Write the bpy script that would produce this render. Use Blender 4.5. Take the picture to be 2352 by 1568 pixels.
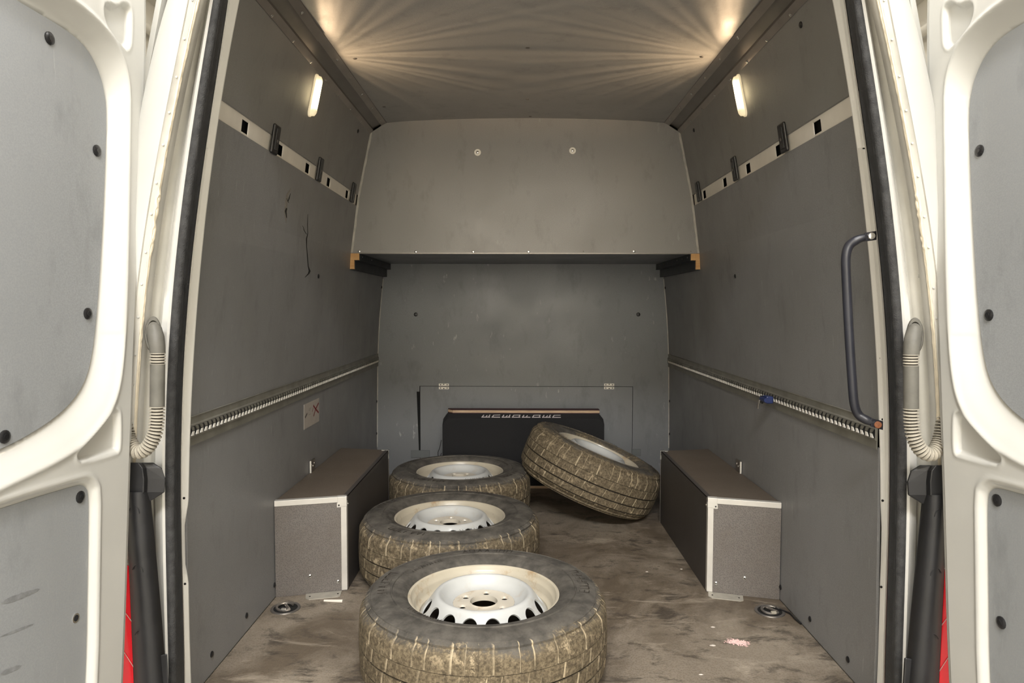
import bpy, bmesh, math, random
import numpy as np
from mathutils import Vector, Matrix

random.seed(7)
for o in list(bpy.data.objects):
    bpy.data.objects.remove(o)
S = bpy.context.scene
COL = S.collection
R = math.radians

# ------------------------------------------------------------------ camera
CAMP = Vector((-.037, 0, 1.032)); FPX = 1600.0
_p, _y, _r = R(2.85), R(.41), R(.093)
_Rz = Matrix.Rotation(_y, 3, 'Z')
FW = _Rz @ Vector((0, math.cos(_p), -math.sin(_p)))
UP = _Rz @ Vector((0, math.sin(_p), math.cos(_p)))
RT = _Rz @ Vector((1, 0, 0))
RT, UP = RT*math.cos(_r)+UP*math.sin(_r), UP*math.cos(_r)-RT*math.sin(_r)
cd = bpy.data.cameras.new('camera'); cam = bpy.data.objects.new('camera', cd); COL.objects.link(cam)
cd.sensor_width = 36; cd.lens = FPX/2352*36; cd.clip_start = .02
m = Matrix((RT, UP, -FW)).transposed().to_4x4(); m.translation = CAMP
cam.matrix_world = m
S.camera = cam

# ------------------------------------------------------------------ world, lights, exposure
S.view_settings.view_transform = 'Standard'; S.view_settings.look = 'None'
S.view_settings.gamma = 1; S.view_settings.use_curve_mapping = False
S.view_settings.exposure = .16
W = bpy.data.worlds.new('world'); S.world = W; W.use_nodes = True
W.node_tree.nodes['Background'].inputs[0].default_value = (.8, .82, .85, 1)
W.node_tree.nodes['Background'].inputs[1].default_value = .25

def area(name, loc, sx, sy, power, color=(1, .985, .97), rot=(0, 0, 0)):
    l = bpy.data.lights.new(name, 'AREA'); l.shape = 'RECTANGLE'; l.size = sx; l.size_y = sy
    l.energy = power; l.color = color
    o = bpy.data.objects.new(name, l); COL.objects.link(o); o.location = loc; o.rotation_euler = rot
    return o
# tube lamps of the workshop the van stands in, hanging under its ceiling behind the photographer
area('ceiling_lamp_overhead', (0, .25, 3.95), .35, .8, 66)
area('ceiling_lamp_middle', (0, -2.6, 4.0), 2.4, .8, 470)
area('ceiling_lamp_back', (0, -6.6, 3.7), 3.6, 1.2, 960, rot=(R(-50), 0, 0))
area('ceiling_lamp_side_left', (-2.0, 2.6, 3.9), .3, 1.6, 170)
area('ceiling_lamp_side_right', (2.0, 2.6, 3.9), .3, 1.6, 170)

# ------------------------------------------------------------------ helpers
ORG = {}
def ray(px, py): return FW + RT*((px-1176)/FPX) - UP*((py-784)/FPX)
def U(px, py, X=None, Y=None, Z=None):
    d = ray(px, py)
    t = (X-CAMP.x)/d.x if X is not None else (Y-CAMP.y)/d.y if Y is not None else (Z-CAMP.z)/d.z
    return CAMP + d*t
PROF = [(-.3, .893), (0, .893), (.16, .896), (.71, .889), (.94, .877), (1.10, .862), (1.22, .850), (1.29, .846), (1.57, .809), (1.868, .746), (2.1, .69)]
def wx(z): return float(np.interp(z, [a for a, b in PROF], [b for a, b in PROF]))
def WP(px, py, side):
    d = ray(px, py); X = side*.85
    for _ in range(25):
        P = CAMP + d*((X-CAMP.x)/d.x); X = side*wx(P.z)
    return P

def link(o, parent=None, kind=None, label=None, cat=None, group=None):
    COL.objects.link(o)
    if parent is not None: o.parent = parent
    if kind: o['kind'] = kind
    if label: o['label'] = label
    if cat: o['category'] = cat
    if group: o['group'] = group
    return o
def empty(name, loc, label=None, cat=None, group=None, kind=None):
    o = bpy.data.objects.new(name, None); o.empty_display_size = .05
    o.location = loc; ORG[o] = Vector(loc)
    return link(o, None, kind, label, cat, group)

class MB:
    def __init__(s): s.v = []; s.f = []; s.mi = []; s.cur = 0
    def add(s, vs, fs):
        n = len(s.v); s.v += [tuple(v) for v in vs]; s.f += [tuple(i+n for i in f) for f in fs]; s.mi += [s.cur]*len(fs); return s
    def box(s, lo, hi, M=None):
        x0, y0, z0 = lo; x1, y1, z1 = hi
        v = [Vector(p) for p in ((x0, y0, z0), (x1, y0, z0), (x1, y1, z0), (x0, y1, z0), (x0, y0, z1), (x1, y0, z1), (x1, y1, z1), (x0, y1, z1))]
        if M is not None: v = [M @ p for p in v]
        return s.add(v, [(0, 3, 2, 1), (4, 5, 6, 7), (0, 1, 5, 4), (1, 2, 6, 5), (2, 3, 7, 6), (3, 0, 4, 7)])
    def hexa(s, a, b):      # two quads (lists of 4 points) joined
        return s.add(list(a)+list(b), [(3, 2, 1, 0), (4, 5, 6, 7), (0, 1, 5, 4), (1, 2, 6, 5), (2, 3, 7, 6), (3, 0, 4, 7)])
    def loft(s, rows, close=False):    # rows: list of point lists
        n = len(rows[0]); vs = [p for r in rows for p in r]; fs = []
        for i in range(len(rows)-1):
            for j in range(n if close else n-1):
                k = (j+1) % n
                fs.append((i*n+j, i*n+k, (i+1)*n+k, (i+1)*n+j))
        return s.add(vs, fs)
    def tube(s, path, rad, n=12, caps=True):
        path = [Vector(p) for p in path]
        if not hasattr(rad, '__len__'): rad = [rad]*len(path)
        rows = []; up = None
        for i, p in enumerate(path):
            t = (path[min(i+1, len(path)-1)]-path[max(i-1, 0)]).normalized()
            if up is None: up = Vector((0, 0, 1)) if abs(t.z) < .9 else Vector((0, 1, 0))
            a = t.cross(up)
            if a.length < 1e-4: a = t.cross(Vector((1, 0, 0)))
            a.normalize(); b = a.cross(t).normalized(); up = b
            rows.append([p+(a*math.cos(q)+b*math.sin(q))*rad[i] for q in [2*math.pi*k/n for k in range(n)]])
        base = len(s.v); s.loft(rows, True)
        if caps:
            m_ = len(rows)
            s.f.append(tuple(base+k for k in range(n))); s.f.append(tuple(base+(m_-1)*n+n-1-k for k in range(n))); s.mi += [s.cur]*2
        return s
    def disc(s, c, nrm, r, h=.002, n=14, dome=0):
        c = Vector(c); nrm = Vector(nrm).normalized()
        if dome:
            return s.tube([c, c+nrm*h*.5, c+nrm*h*.85, c+nrm*h], [r, r, r*.8, r*.35], n)
        return s.tube([c, c+nrm*h], r, n)
    def lathe(s, prof, n=48, c=(0, 0, 0), close=False):
        rows = [[(c[0]+r*math.cos(2*math.pi*k/n), c[1]+r*math.sin(2*math.pi*k/n), c[2]+z) for k in range(n)] for r, z in prof]
        if close: rows.append(rows[0])
        return s.loft(rows, True)
    def build(s, name, mats, parent=None, smooth=False, bevel=0, **kw):
        me = bpy.data.meshes.new(name)
        off = ORG.get(parent, Vector((0, 0, 0))) if parent is not None else Vector((0, 0, 0))
        root_shift = kw.pop('local', False)
        if root_shift: off = Vector((0, 0, 0))
        v = [(p[0]-off.x, p[1]-off.y, p[2]-off.z) for p in s.v]
        me.from_pydata(v, [], s.f); me.update()
        if not isinstance(mats, (list, tuple)): mats = [mats]
        for m_ in mats: me.materials.append(m_)
        if len(mats) > 1: me.polygons.foreach_set('material_index', s.mi)
        bm = bmesh.new(); bm.from_mesh(me); bmesh.ops.remove_doubles(bm, verts=bm.verts, dist=1e-6)
        bmesh.ops.recalc_face_normals(bm, faces=bm.faces)
        bm.to_mesh(me); bm.free()
        if smooth:
            me.polygons.foreach_set('use_smooth', [True]*len(me.polygons))
            if smooth != 'all': me.set_sharp_from_angle(angle=R(35))
        o = bpy.data.objects.new(name, me)
        if bevel:
            b = o.modifiers.new('bevel', 'BEVEL'); b.width = bevel; b.segments = 2; b.limit_method = 'ANGLE'; b.angle_limit = R(40)
        link(o, parent, **kw)
        if parent is None and kw.get('kind') is None and kw.get('cat'):   # origin at the thing's own place
            vs = np.array(v); c = Vector(((vs[:, 0].min()+vs[:, 0].max())/2, (vs[:, 1].min()+vs[:, 1].max())/2, vs[:, 2].min()))
            me.transform(Matrix.Translation(-c)); o.location = c; ORG[o] = c
        else:
            ORG[o] = off
        return o

def copy_tree(o, parent=None, label=None):
    c = o.copy(); COL.objects.link(c); c.parent = parent
    if label: c['label'] = label
    for ch in list(o.children): copy_tree(ch, c)
    return c

# ------------------------------------------------------------------ materials
def _nt(name):
    m_ = bpy.data.materials.new(name); m_.use_nodes = True
    return m_, m_.node_tree, m_.node_tree.nodes['Principled BSDF']
class NB:
    def __init__(s, nt):
        s.nt = nt; s.tc = nt.nodes.new('ShaderNodeTexCoord')
    def n(s, t, **kw):
        x = s.nt.nodes.new(t)
        for k, v in kw.items(): setattr(x, k, v)
        return x
    def l(s, a, b): s.nt.links.new(a, b)
    def noise(s, scale, detail=6, rough=.55, stretch=(1, 1, 1), out='Fac', rot=(0, 0, 0), dist=0, loc=(0, 0, 0)):
        mp = s.n('ShaderNodeMapping'); mp.inputs['Scale'].default_value = stretch; mp.inputs['Rotation'].default_value = rot; mp.inputs['Location'].default_value = loc
        s.l(s.tc.outputs['Object'], mp.inputs[0])
        x = s.n('ShaderNodeTexNoise'); x.inputs['Scale'].default_value = scale; x.inputs['Detail'].default_value = detail
        x.inputs['Roughness'].default_value = rough; x.inputs['Distortion'].default_value = dist
        s.l(mp.outputs[0], x.inputs[0]); return x.outputs[out]
    def ramp(s, src, stops):
        x = s.n('ShaderNodeValToRGB'); e = x.color_ramp.elements
        e[0].position = stops[0][0]; e.remove(e[-1])
        for i, (p, c) in enumerate(stops):
            el = e[0] if i == 0 else e.new(p)
            el.color = (c if hasattr(c, '__len__') else (c, c, c))[:3]+(1,) if hasattr(c, '__len__') else (c, c, c, 1)
        s.l(src, x.inputs[0]); return x.outputs[0]
    def mix(s, fac, a, b, mode='MIX'):
        x = s.n('ShaderNodeMix', data_type='RGBA', blend_type=mode)
        for i, v in ((0, fac), (6, a), (7, b)):
            if hasattr(v, 'is_linked') or isinstance(v, bpy.types.NodeSocket): s.l(v, x.inputs[i])
            elif i == 0: x.inputs[0].default_value = v
            else: x.inputs[i].default_value = tuple(v)[:3]+(1,)
        return x.outputs[2]
    def math(s, op, a, b=None):
        x = s.n('ShaderNodeMath', operation=op)
        for i, v in ((0, a), (1, b)):
            if v is None: continue
            if isinstance(v, bpy.types.NodeSocket): s.l(v, x.inputs[i])
            else: x.inputs[i].default_value = v
        return x.outputs[0]
    def bump(s, h, strength=.2, dist=.002, normal=None):
        x = s.n('ShaderNodeBump'); x.inputs['Strength'].default_value = strength; x.inputs['Distance'].default_value = dist
        s.l(h, x.inputs['Height'])
        if normal is not None: s.l(normal, x.inputs['Normal'])
        return x.outputs[0]

def plain(name, col, rough=.5, metal=0, var=.12, vscale=8, bump=0, bscale=80, coat=0, spec=None):
    m_, nt, b = _nt(name); k = NB(nt)
    n1 = k.noise(vscale, 5)
    c = k.mix(k.ramp(n1, [(.3, 0), (.7, 1)]), [x*(1-var) for x in col], [min(1, x*(1+var)) for x in col])
    k.l(c, b.inputs['Base Color']); b.inputs['Metallic'].default_value = metal
    r_ = k.ramp(n1, [(.2, rough*.88), (.8, min(1, rough*1.12))]); k.l(r_, b.inputs['Roughness'])
    if coat: b.inputs['Coat Weight'].default_value = coat; b.inputs['Coat Roughness'].default_value = .08
    if spec is not None: b.inputs['Specular IOR Level'].default_value = spec
    if bump: k.l(k.bump(k.noise(bscale, 3), bump), b.inputs['Normal'])
    return m_

def lining(name, col, rough=.42, scuff=.5, warm=(.17, .155, .135), seed=0.):
    """phenolic film faced plywood: grey, fine grain, pale scratches, dark smudges"""
    m_, nt, b = _nt(name); k = NB(nt)
    base = k.mix(k.ramp(k.noise(1.6, 4, loc=(seed, 0, 0)), [(.35, 0), (.65, 1)]), [col[0]*.90, col[1]*.885, col[2]*.86], [c*1.05 for c in col])
    base = k.mix(k.ramp(k.noise(320, 2, .6), [(.35, 0), (.65, 1)]), base, [c*.86 for c in col]); 
    # short pale scratches, two directions
    s1 = k.ramp(k.noise(34, 3, .6, (1, 5, .35), rot=(.35, 0, 0), loc=(seed, 3, 1)), [(.66, 0), (.73, 1)])
    s2 = k.ramp(k.noise(3.0, 3, loc=(2+seed, 1, 5)), [(.46, 0), (.60, 1)])
    sc = k.math('MULTIPLY', k.math('MULTIPLY', s1, s2), scuff)
    base = k.mix(sc, base, (.50, .50, .49))
    d1 = k.ramp(k.noise(11, 5, .7, (1, 1, .45), loc=(seed, 0, 7)), [(.55, 0), (.76, .62)])
    base = k.mix(d1, base, [c*.55 for c in col])
    k.l(base, b.inputs['Base Color'])
    k.l(k.ramp(k.noise(5, 5), [(.3, rough*.85), (.7, rough*1.2)]), b.inputs['Roughness'])
    k.l(k.bump(k.noise(260, 2), .12, .001), b.inputs['Normal'])
    return m_

M = {}
M['panel'] = lining('grey_lining', (.245, .246, .249))
M['panel_up'] = lining('grey_lining_upper', (0.240, 0.236, 0.226), seed=4.)
M['partition'] = lining('grey_partition', (.205, .213, .226), rough=.38, seed=9.)
M['bulkhead'] = lining('grey_bulkhead', (.29, .282, .272), rough=.38, scuff=.25, seed=14.)
M['ceil'] = lining('grey_ceiling_lining', (.33, .325, .31), rough=.42, scuff=.2, seed=21.)
M['door_panel'] = lining('grey_door_lining', (.285, .298, .31), rough=.5, scuff=.35, seed=30.)
M['white'] = plain('white_body_paint', (.50, .495, .465), .32, var=.04, vscale=5, coat=.35)
M['white_dirty'] = plain('dull_white_paint', (.52, .505, .455), .45, var=.12, vscale=9)
M['white_lifted'] = plain('lifted_white_flange', (.83, .82, .78), .4, var=.03)  # lighter copy of the body paint; light on flange and lip put into colour
M['cream'] = plain('cream_sealer', (.62, .55, .42), .55, var=.12, vscale=30, bump=.4, bscale=60)
M['rail_white'] = plain('painted_steel_rail', (.78, .74, .66), .45, var=.08)
M['rubber'] = plain('black_rubber_seal', (.028, .029, .03), .55, var=.3, vscale=30, bump=.5, bscale=300)
M['rubber_fuzzy'] = plain('worn_black_seal', (.034, .034, .034), .8, var=.5, vscale=60, bump=.8, bscale=400)
M['black_plastic'] = plain('black_plastic', (.012, .012, .013), .5, var=.3, vscale=14)
M['plug'] = plain('black_plug', (.012, .012, .013), .35, var=.2)
M['void'] = plain('dark_hole', (.004, .004, .004), .9, var=.1)
M['alu'] = plain('brushed_aluminium', (.62, .62, .60), .35, 1, var=.08, vscale=20)
M['alu_paint'] = plain('aluminium_edge', (.62, .60, .56), .42, .35, var=.06, vscale=12)
M['alu_dull'] = plain('dull_aluminium_track', (.25, .242, .21), .5, .4, var=.22, vscale=14)
M['alu_bright'] = plain('bright_aluminium_teeth', (.85, .83, .78), .25, .9, var=.1)
M['teeth'] = plain('bright_pale_metal', (.80, .77, .70), .35, .15, var=.1)
M['galv'] = plain('dark_sheet_steel', (.22, .205, .19), .38, .75, var=.14, vscale=7, bump=.05)
M['galv_light'] = plain('sheet_steel_flange', (.36, .33, .30), .33, .85, var=.12, vscale=9)
M['chrome'] = plain('bright_steel_screw', (.8, .8, .78), .2, 1, var=.05)
M['handle'] = plain('blue_black_coated_tube', (.018, .019, .026), .38, var=.15)
M['rust'] = plain('rusty_bolt', (.26, .095, .04), .8, var=.4, vscale=60, bump=.5)
M['wood'] = None; M['red'] = None
M['pink'] = plain('pink_powder', (.72, .48, .45), .9, var=.2, vscale=90)
M['paper'] = plain('white_sticker', (.45, .41, .37), .6, var=.07, vscale=40)
M['redink'] = plain('red_ink', (.20, .012, .015), .6, var=.1)
M['darkink'] = plain('dark_ink', (.06, .05, .045), .7, var=.1)
M['carpet'] = plain('black_felt', (.010, .010, .011), .95, var=.5, vscale=200, bump=.6, bscale=500)
M['hose'] = plain('beige_corrugated_hose', (.36, .33, .27), .6, var=.12, vscale=40)
M['groove'] = plain('shaded_hose_groove', (.045, .04, .032), .8)  # shade between the hose ribs put into the colour
M['hose_dark'] = plain('olive_grey_rubber', (.11, .105, .09), .6, var=.2, vscale=30)
M['blue'] = plain('blue_plastic', (.02, .035, .13), .4, var=.2, vscale=60)
M['letter'] = plain('pale_lettering', (.55, .50, .50), .6, var=.1)
M['maroon'] = plain('maroon_edge', (.045, .014, .016), .7, var=.2)
M['g_wall'] = plain('workshop_wall', (.60, .565, .49), .8, var=.06, vscale=2)
M['g_beam'] = plain('workshop_beam', (.55, .52, .45), .6, var=.08)
M['g_floor'] = plain('workshop_concrete', (.30, .29, .27), .75, var=.15, vscale=3)

def wood(name, c1, c2):
    m_, nt, b = _nt(name); k = NB(nt)
    k.l(k.mix(k.ramp(k.noise(30, 4, .6, (.3, 4, 4)), [(.35, 0), (.65, 1)]), c1, c2), b.inputs['Base Color']); b.inputs['Roughness'].default_value = .7
    return m_
M['wood'] = wood('raw_plywood', (.36, .25, .15), (.52, .38, .25))
M['wood_o'] = wood('orange_pine', (.55, .30, .11), (.62, .38, .17))

def boxfilm(name, col, scale):   # film faced ply with a tiny embossed mesh, speckled
    m_, nt, b = _nt(name); k = NB(nt)
    vor = k.n('ShaderNodeTexVoronoi'); vor.inputs['Scale'].default_value = scale; k.l(k.tc.outputs['Object'], vor.inputs[0])
    sp = k.ramp(vor.outputs['Distance'], [(.15, 0), (.6, 1)])
    base = k.mix(sp, [c*.72 for c in col], [c*1.18 for c in col])
    base = k.mix(k.ramp(k.noise(5, 5, .65), [(.4, 0), (.75, .6)]), base, [c*.8 for c in (col[0]*1.05, col[1]*.95, col[2]*.85)])
    s1 = k.ramp(k.noise(26, 3, .6, (1, 4, .4), rot=(-.5, 0, 0)), [(.72, 0), (.76, .5)])
    base = k.mix(k.math('MULTIPLY', s1, k.ramp(k.noise(4, 2, loc=(5, 5, 5)), [(.5, 0), (.6, 1)])), base, (.34, .32, .30))
    k.l(base, b.inputs['Base Color']); b.inputs['Roughness'].default_value = .55
    k.l(k.bump(sp, .35, .001), b.inputs['Normal']); return m_
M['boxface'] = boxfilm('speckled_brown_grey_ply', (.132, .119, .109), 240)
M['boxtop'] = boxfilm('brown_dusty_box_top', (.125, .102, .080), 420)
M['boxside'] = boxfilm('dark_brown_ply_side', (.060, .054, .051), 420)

# floor: brown grey mesh faced plywood with dirt, oil and dust
m_, nt, b = _nt('dirty_floor_ply'); k = NB(nt)
wv = k.n('ShaderNodeTexVoronoi'); wv.inputs['Scale'].default_value = 190; k.l(k.tc.outputs['Object'], wv.inputs[0])
mesh_ = k.ramp(wv.outputs['Distance'], [(.1, 0), (.6, 1)])
base = k.mix(k.ramp(k.noise(1.5, 6, .6, loc=(1, 2, 0)), [(.32, 0), (.68, 1)]), (.112, .085, .057), (.225, .184, .134))
base = k.mix(k.math('MULTIPLY', mesh_, .28), base, (.38, .34, .29))
brown = k.math('MULTIPLY', k.ramp(k.noise(2.6, 7, .68, (1, .7, 1), loc=(.4, .1, 0), dist=.6), [(.44, 0), (.58, 1)]), .75)
base = k.mix(brown, base, (.078, .056, .035))
stain = k.math('MULTIPLY', k.ramp(k.noise(8, 8, .74, (.9, 1.5, 1), loc=(3, 8, 0), dist=.4), [(.53, 0), (.63, 1)]), .8)
base = k.mix(stain, base, (.048, .038, .029))
spots = k.ramp(k.noise(26, 4, .5, (.9, 1.2, 1), loc=(7, 0, 0)), [(.69, 0), (.73, .7)])
base = k.mix(spots, base, (.055, .046, .038))
dust = k.ramp(k.noise(5, 8, .7, (.5, 1.6, 1), rot=(0, 0, .5), loc=(9, 9, 0), dist=1.2), [(.57, 0), (.70, .55)])
base = k.mix(dust, base, (.44, .38, .30))
k.l(base, b.inputs['Base Color'])
k.l(k.ramp(k.noise(3, 5), [(.3, .5), (.7, .75)]), b.inputs['Roughness'])
k.l(k.bump(mesh_, .5, .001, k.bump(k.noise(40, 5), .2, .002)), b.inputs['Normal'])
M['floor'] = m_

# tyre rubber: sidewall grey, tread caked in mud
def tyre_mat():
    m_, nt, b = _nt('muddy_tyre_rubber'); k = NB(nt)
    at_ = k.n('ShaderNodeAttribute'); at_.attribute_name = 'mud'
    sep = k.n('ShaderNodeSeparateColor'); k.l(at_.outputs['Color'], sep.inputs[0])
    info = k.n('ShaderNodeObjectInfo')
    seedv = k.n('ShaderNodeVectorMath', operation='SCALE'); k.l(info.outputs['Location'], seedv.inputs[0]); seedv.inputs[3].default_value = 3.1
    addv = k.n('ShaderNodeVectorMath', operation='ADD'); k.l(k.tc.outputs['Object'], addv.inputs[0]); k.l(seedv.outputs[0], addv.inputs[1])
    def nz(scale, detail, rough, dist=0):
        x = k.n('ShaderNodeTexNoise'); x.inputs['Scale'].default_value = scale; x.inputs['Detail'].default_value = detail; x.inputs['Roughness'].default_value = rough
        x.inputs['Distortion'].default_value = dist; k.l(addv.outputs[0], x.inputs[0]); return x.outputs['Fac']
    big = nz(7, 5, .6); fine = nz(105, 6, .72, .1); mid = nz(22, 5, .65)
    rub = k.mix(k.ramp(mid, [(.35, 0), (.7, 1)]), (.050, .046, .040), (.125, .114, .098))
    mud = k.mix(k.ramp(fine, [(.40, 0), (.64, 1)]), (.066, .051, .031), (.195, .155, .098))
    mud = k.mix(k.math('MULTIPLY', k.ramp(nz(38, 6, .75), [(.54, 0), (.62, 1)]), k.ramp(big, [(.42, .15), (.6, 1)])), mud, (.36, .29, .19))
    osep = k.n('ShaderNodeSeparateColor'); k.l(info.outputs['Color'], osep.inputs[0])
    mask = k.math('ADD', k.math('ADD', sep.outputs[0], osep.outputs[0]), k.math('MULTIPLY', k.math('SUBTRACT', big, .5), 1.1))
    mask = k.math('ADD', mask, k.math('MULTIPLY', k.math('SUBTRACT', fine, .5), .9))
    mk = k.ramp(mask, [(.38, 0), (.62, 1)])
    col = k.mix(mk, rub, mud)
    col = k.mix(k.math('MULTIPLY', sep.outputs[1], k.ramp(nz(24, 3, .5), [(.40, .25), (.56, .95)])), col, (.50, .42, .29))
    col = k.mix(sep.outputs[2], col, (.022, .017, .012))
    k.l(col, b.inputs['Base Color']); b.inputs['Roughness'].default_value = .78; b.inputs['Specular IOR Level'].default_value = .35
    k.l(k.bump(fine, .7, .0025, k.bump(mid, .3, .003)), b.inputs['Normal']); return m_
M['tyre'] = tyre_mat()
def rimmat(name, col, rust=.5):
    m_, nt, b = _nt(name); k = NB(nt)
    base = k.mix(k.ramp(k.noise(9, 5), [(.3, 0), (.7, 1)]), [c*.9 for c in col], col)
    base = k.mix(k.math('MULTIPLY', k.ramp(k.noise(14, 7, .7, loc=(3, 1, 4)), [(.55, 0), (.70, 1)]), rust), base, (.36, .25, .14))
    base = k.mix(k.ramp(k.noise(60, 3, .5, loc=(1, 6, 2)), [(.76, 0), (.79, .8)]), base, (.10, .06, .035))
    k.l(base, b.inputs['Base Color']); b.inputs['Roughness'].default_value = .38; b.inputs['Coat Weight'].default_value = .25; b.inputs['Coat Roughness'].default_value = .15
    return m_
M['rim'] = rimmat('cream_steel_rim', (.52, .47, .37), .9)
M['rim_in'] = plain('shaded_grimy_rim', (.045, .036, .027), .8, var=.3)  # dirty brown taken darker: shade inside the barrel put into the colour
M['disc'] = rimmat('white_steel_disc', (.53, .54, .53), .3)
def glow(name, col, s):
    m_, nt, b = _nt(name); b.inputs['Base Color'].default_value = (.9, .85, .7, 1)
    b.inputs['Emission Color'].default_value = (*col, 1); b.inputs['Emission Strength'].default_value = s; return m_
M['lens'] = glow('lit_lamp_lens', (1, .80, .45), 7)
_n = M['lens'].node_tree; _k = NB(_n); _s = _k.n('ShaderNodeSeparateXYZ'); _k.l(_k.tc.outputs['Object'], _s.inputs[0])   # the bulb sits behind the middle of the lens
_k.l(_k.math('ADD', _k.math('MULTIPLY', _k.ramp(_k.math('ABSOLUTE', _s.outputs[2]), [(.012, 1), (.055, 0)]), 6.0), .55), _n.nodes['Principled BSDF'].inputs['Emission Strength'])
M['lens_dim'] = glow('lamp_lens_rim', (1, .78, .45), .35)
def lampplastic(name, col):
    m_, nt, b = _nt(name); b.inputs['Base Color'].default_value = (*col, 1); b.inputs['Roughness'].default_value = .12
    b.inputs['Coat Weight'].default_value = .3; b.inputs['Subsurface Weight'].default_value = .0; return m_
M['red'] = lampplastic('red_lamp_lens', (.75, .0, .012)); M['clear'] = lampplastic('pinkish_clear_lens', (.55, .42, .38))
M['lens_grey'] = lampplastic('grey_ribbed_lens', (.20, .17, .16))

# ------------------------------------------------------------------ workshop around the van (setting)
def struct(mb, name, mat, **kw): return mb.build(name, mat, kind='structure', **kw)
mb = MB().box((-6, -9, -.72), (6, 9, -.67)); struct(mb, 'ground', M['g_floor'])
mb = MB().box((-6, -9, 4.6), (6, 9, 4.7)); struct(mb, 'ceiling_outer', M['g_wall'])
for nm, lo, hi in (('wall_outer_left', (-3.0, -9, -.67), (-2.9, 9, 4.6)), ('wall_outer_right', (2.9, -9, -.67), (3.0, 9, 4.6)),
                   ('wall_outer_front', (-2.9, 8.9, -.67), (2.9, 9, 4.6)), ('wall_outer_rear', (-2.9, -9, -.67), (2.9, -8.9, 4.6))):
    struct(MB().box(lo, hi), nm, M['g_wall'])
for sx, px, py in ((-1, 352, 60), (1, 2125, 50)):
    P = U(px, py, X=sx*2.9)
    w = [o for o in bpy.data.objects if o.name == ('wall_outer_left' if sx < 0 else 'wall_outer_right')][0]
    MB().box((min(sx*2.9, sx*2.72), -8.9, P.z+.16), (max(sx*2.9, sx*2.72), 8.9, P.z+.34)).build('beam', M['g_beam'], w)
    MB().box((min(sx*2.9, sx*2.8), -8.9, P.z-.55), (max(sx*2.9, sx*2.8), 8.9, P.z-.47)).build('rail', M['g_beam'], w)
    MB().tube([(sx*2.84, P.y-.6, P.z-.1), (sx*2.84, P.y+.5, P.z-.1)], .035, 14).build('conduit', M['g_beam'], w, smooth=True)

# ------------------------------------------------------------------ van shell (setting)
YS, YP = 3.40, 4.237       # shelf front, partition
Y0 = 1.775                  # rear edge of the side linings
def wall_strip(mb, side, z0, z1, y0, y1, off=0., th=.008, nz=None, ny=1, jag=None):
    """solid sheet that follows the side profile"""
    zs = sorted(set([z0, z1]+[z for z, _ in PROF if z0 < z < z1]+[z0+(z1-z0)*i/6 for i in range(7)]))
    for i in range(ny):
        a, b_ = y0+(y1-y0)*i/ny, y0+(y1-y0)*(i+1)/ny
        rows = []
        for z in zs:
            X = side*(wx(z)-off); Xo = side*(wx(z)-off+th)
            rows.append([(X, a, z), (X, b_, z), (Xo, b_, z), (Xo, a, z)])
        mb.loft(rows, True); n = len(mb.v)
        mb.f += [(n-1, n-2, n-3, n-4), (n-4*len(zs), n-4*len(zs)+1, n-4*len(zs)+2, n-4*len(zs)+3)]; mb.mi += [mb.cur]*2
    return mb
def plug(P, nrm, parent, r=.009, name='plug'):
    mb = MB(); mb.disc(P, nrm, r, .004, 14, dome=1); mb.disc(Vector(P)+Vector(nrm)*.0035, nrm, r*.45, .0012, 10)
    return mb.build(name, M['plug'], parent, smooth=True)
def wnrm(z, side):
    d = (wx(z+.02)-wx(z-.02))/.04
    return Vector((-side, 0, d)).normalized()*1.0 if False else Vector((-side, 0, d)).normalized()

walls = {}
for side, nm in ((-1, 'wall_left'), (1, 'wall_right')):
    wl = struct(wall_strip(MB(), side, -.05, 2.0, 1.79, 4.6, off=-.03, th=.02), nm, M['white_dirty']); walls[side] = wl
    # body rail left bare between the linings, with its stamped holes
    hol = [WP(x, y, -1) for x, y in ((569, 285), (649, 338), (711, 380), (759, 413), (801, 440))]
    ys = sorted(p.y for p in hol)
    zr0, zr1 = 1.520, 1.572
    mbr = MB(); edges = [Y0]
    for y in ys: edges += [y-.024, y+.024]
    edges.append(YS)
    for i in range(0, len(edges), 2): wall_strip(mbr, side, zr0-.02, zr1+.02, edges[i], edges[i+1], off=-.006, th=.004)
    for y in ys:
        wall_strip(mbr, side, zr0-.02, zr0+.009, y-.024, y+.024, off=-.006, th=.004)
        wall_strip(mbr, side, zr1-.009, zr1+.02, y-.024, y+.024, off=-.006, th=.004)
    mbr.build('body_rail', M['rail_white'], wl, bevel=.002)
    mbv = MB()
    wall_strip(mbv, side, zr0-.02, zr1+.02, Y0, YS, off=-.026, th=.002); mbv.build('rail_cavity', M['void'], wl)
    # three lining sheets a side
    wall_strip(MB(), side, .002, .672, Y0+.0, YP, ny=1).build('lining_panel', M['panel'], wl, bevel=.0012)
    wall_strip(MB(), side, .742, zr0, Y0, YP).build('lining_panel', M['panel'], wl, bevel=.0012)
    wall_strip(MB(), side, zr1, 1.874, Y0, YS+.02).build('lining_panel', M['panel_up'], wl, bevel=.0012)
    # black fasteners
    pts = {-1: [(731, 634), (880, 660), (867, 920), (867, 993), (630, 1343), (566, 1413), (486, 1502), (822, 301), (735, 200)],
           1: [(1689, 634), (1527, 661), (1537, 920), (1537, 995), (1793, 1348), (1861, 1421), (1948, 1514), (1594, 299), (1692, 200), (1840, 57)]}[side]
    for px, py in pts:
        P = WP(px, py, side)
        if P.y > YP-.01: P.y = YP-.02
        plug((side*(wx(P.z)), P.y, P.z), wnrm(P.z, side), wl)
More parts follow.
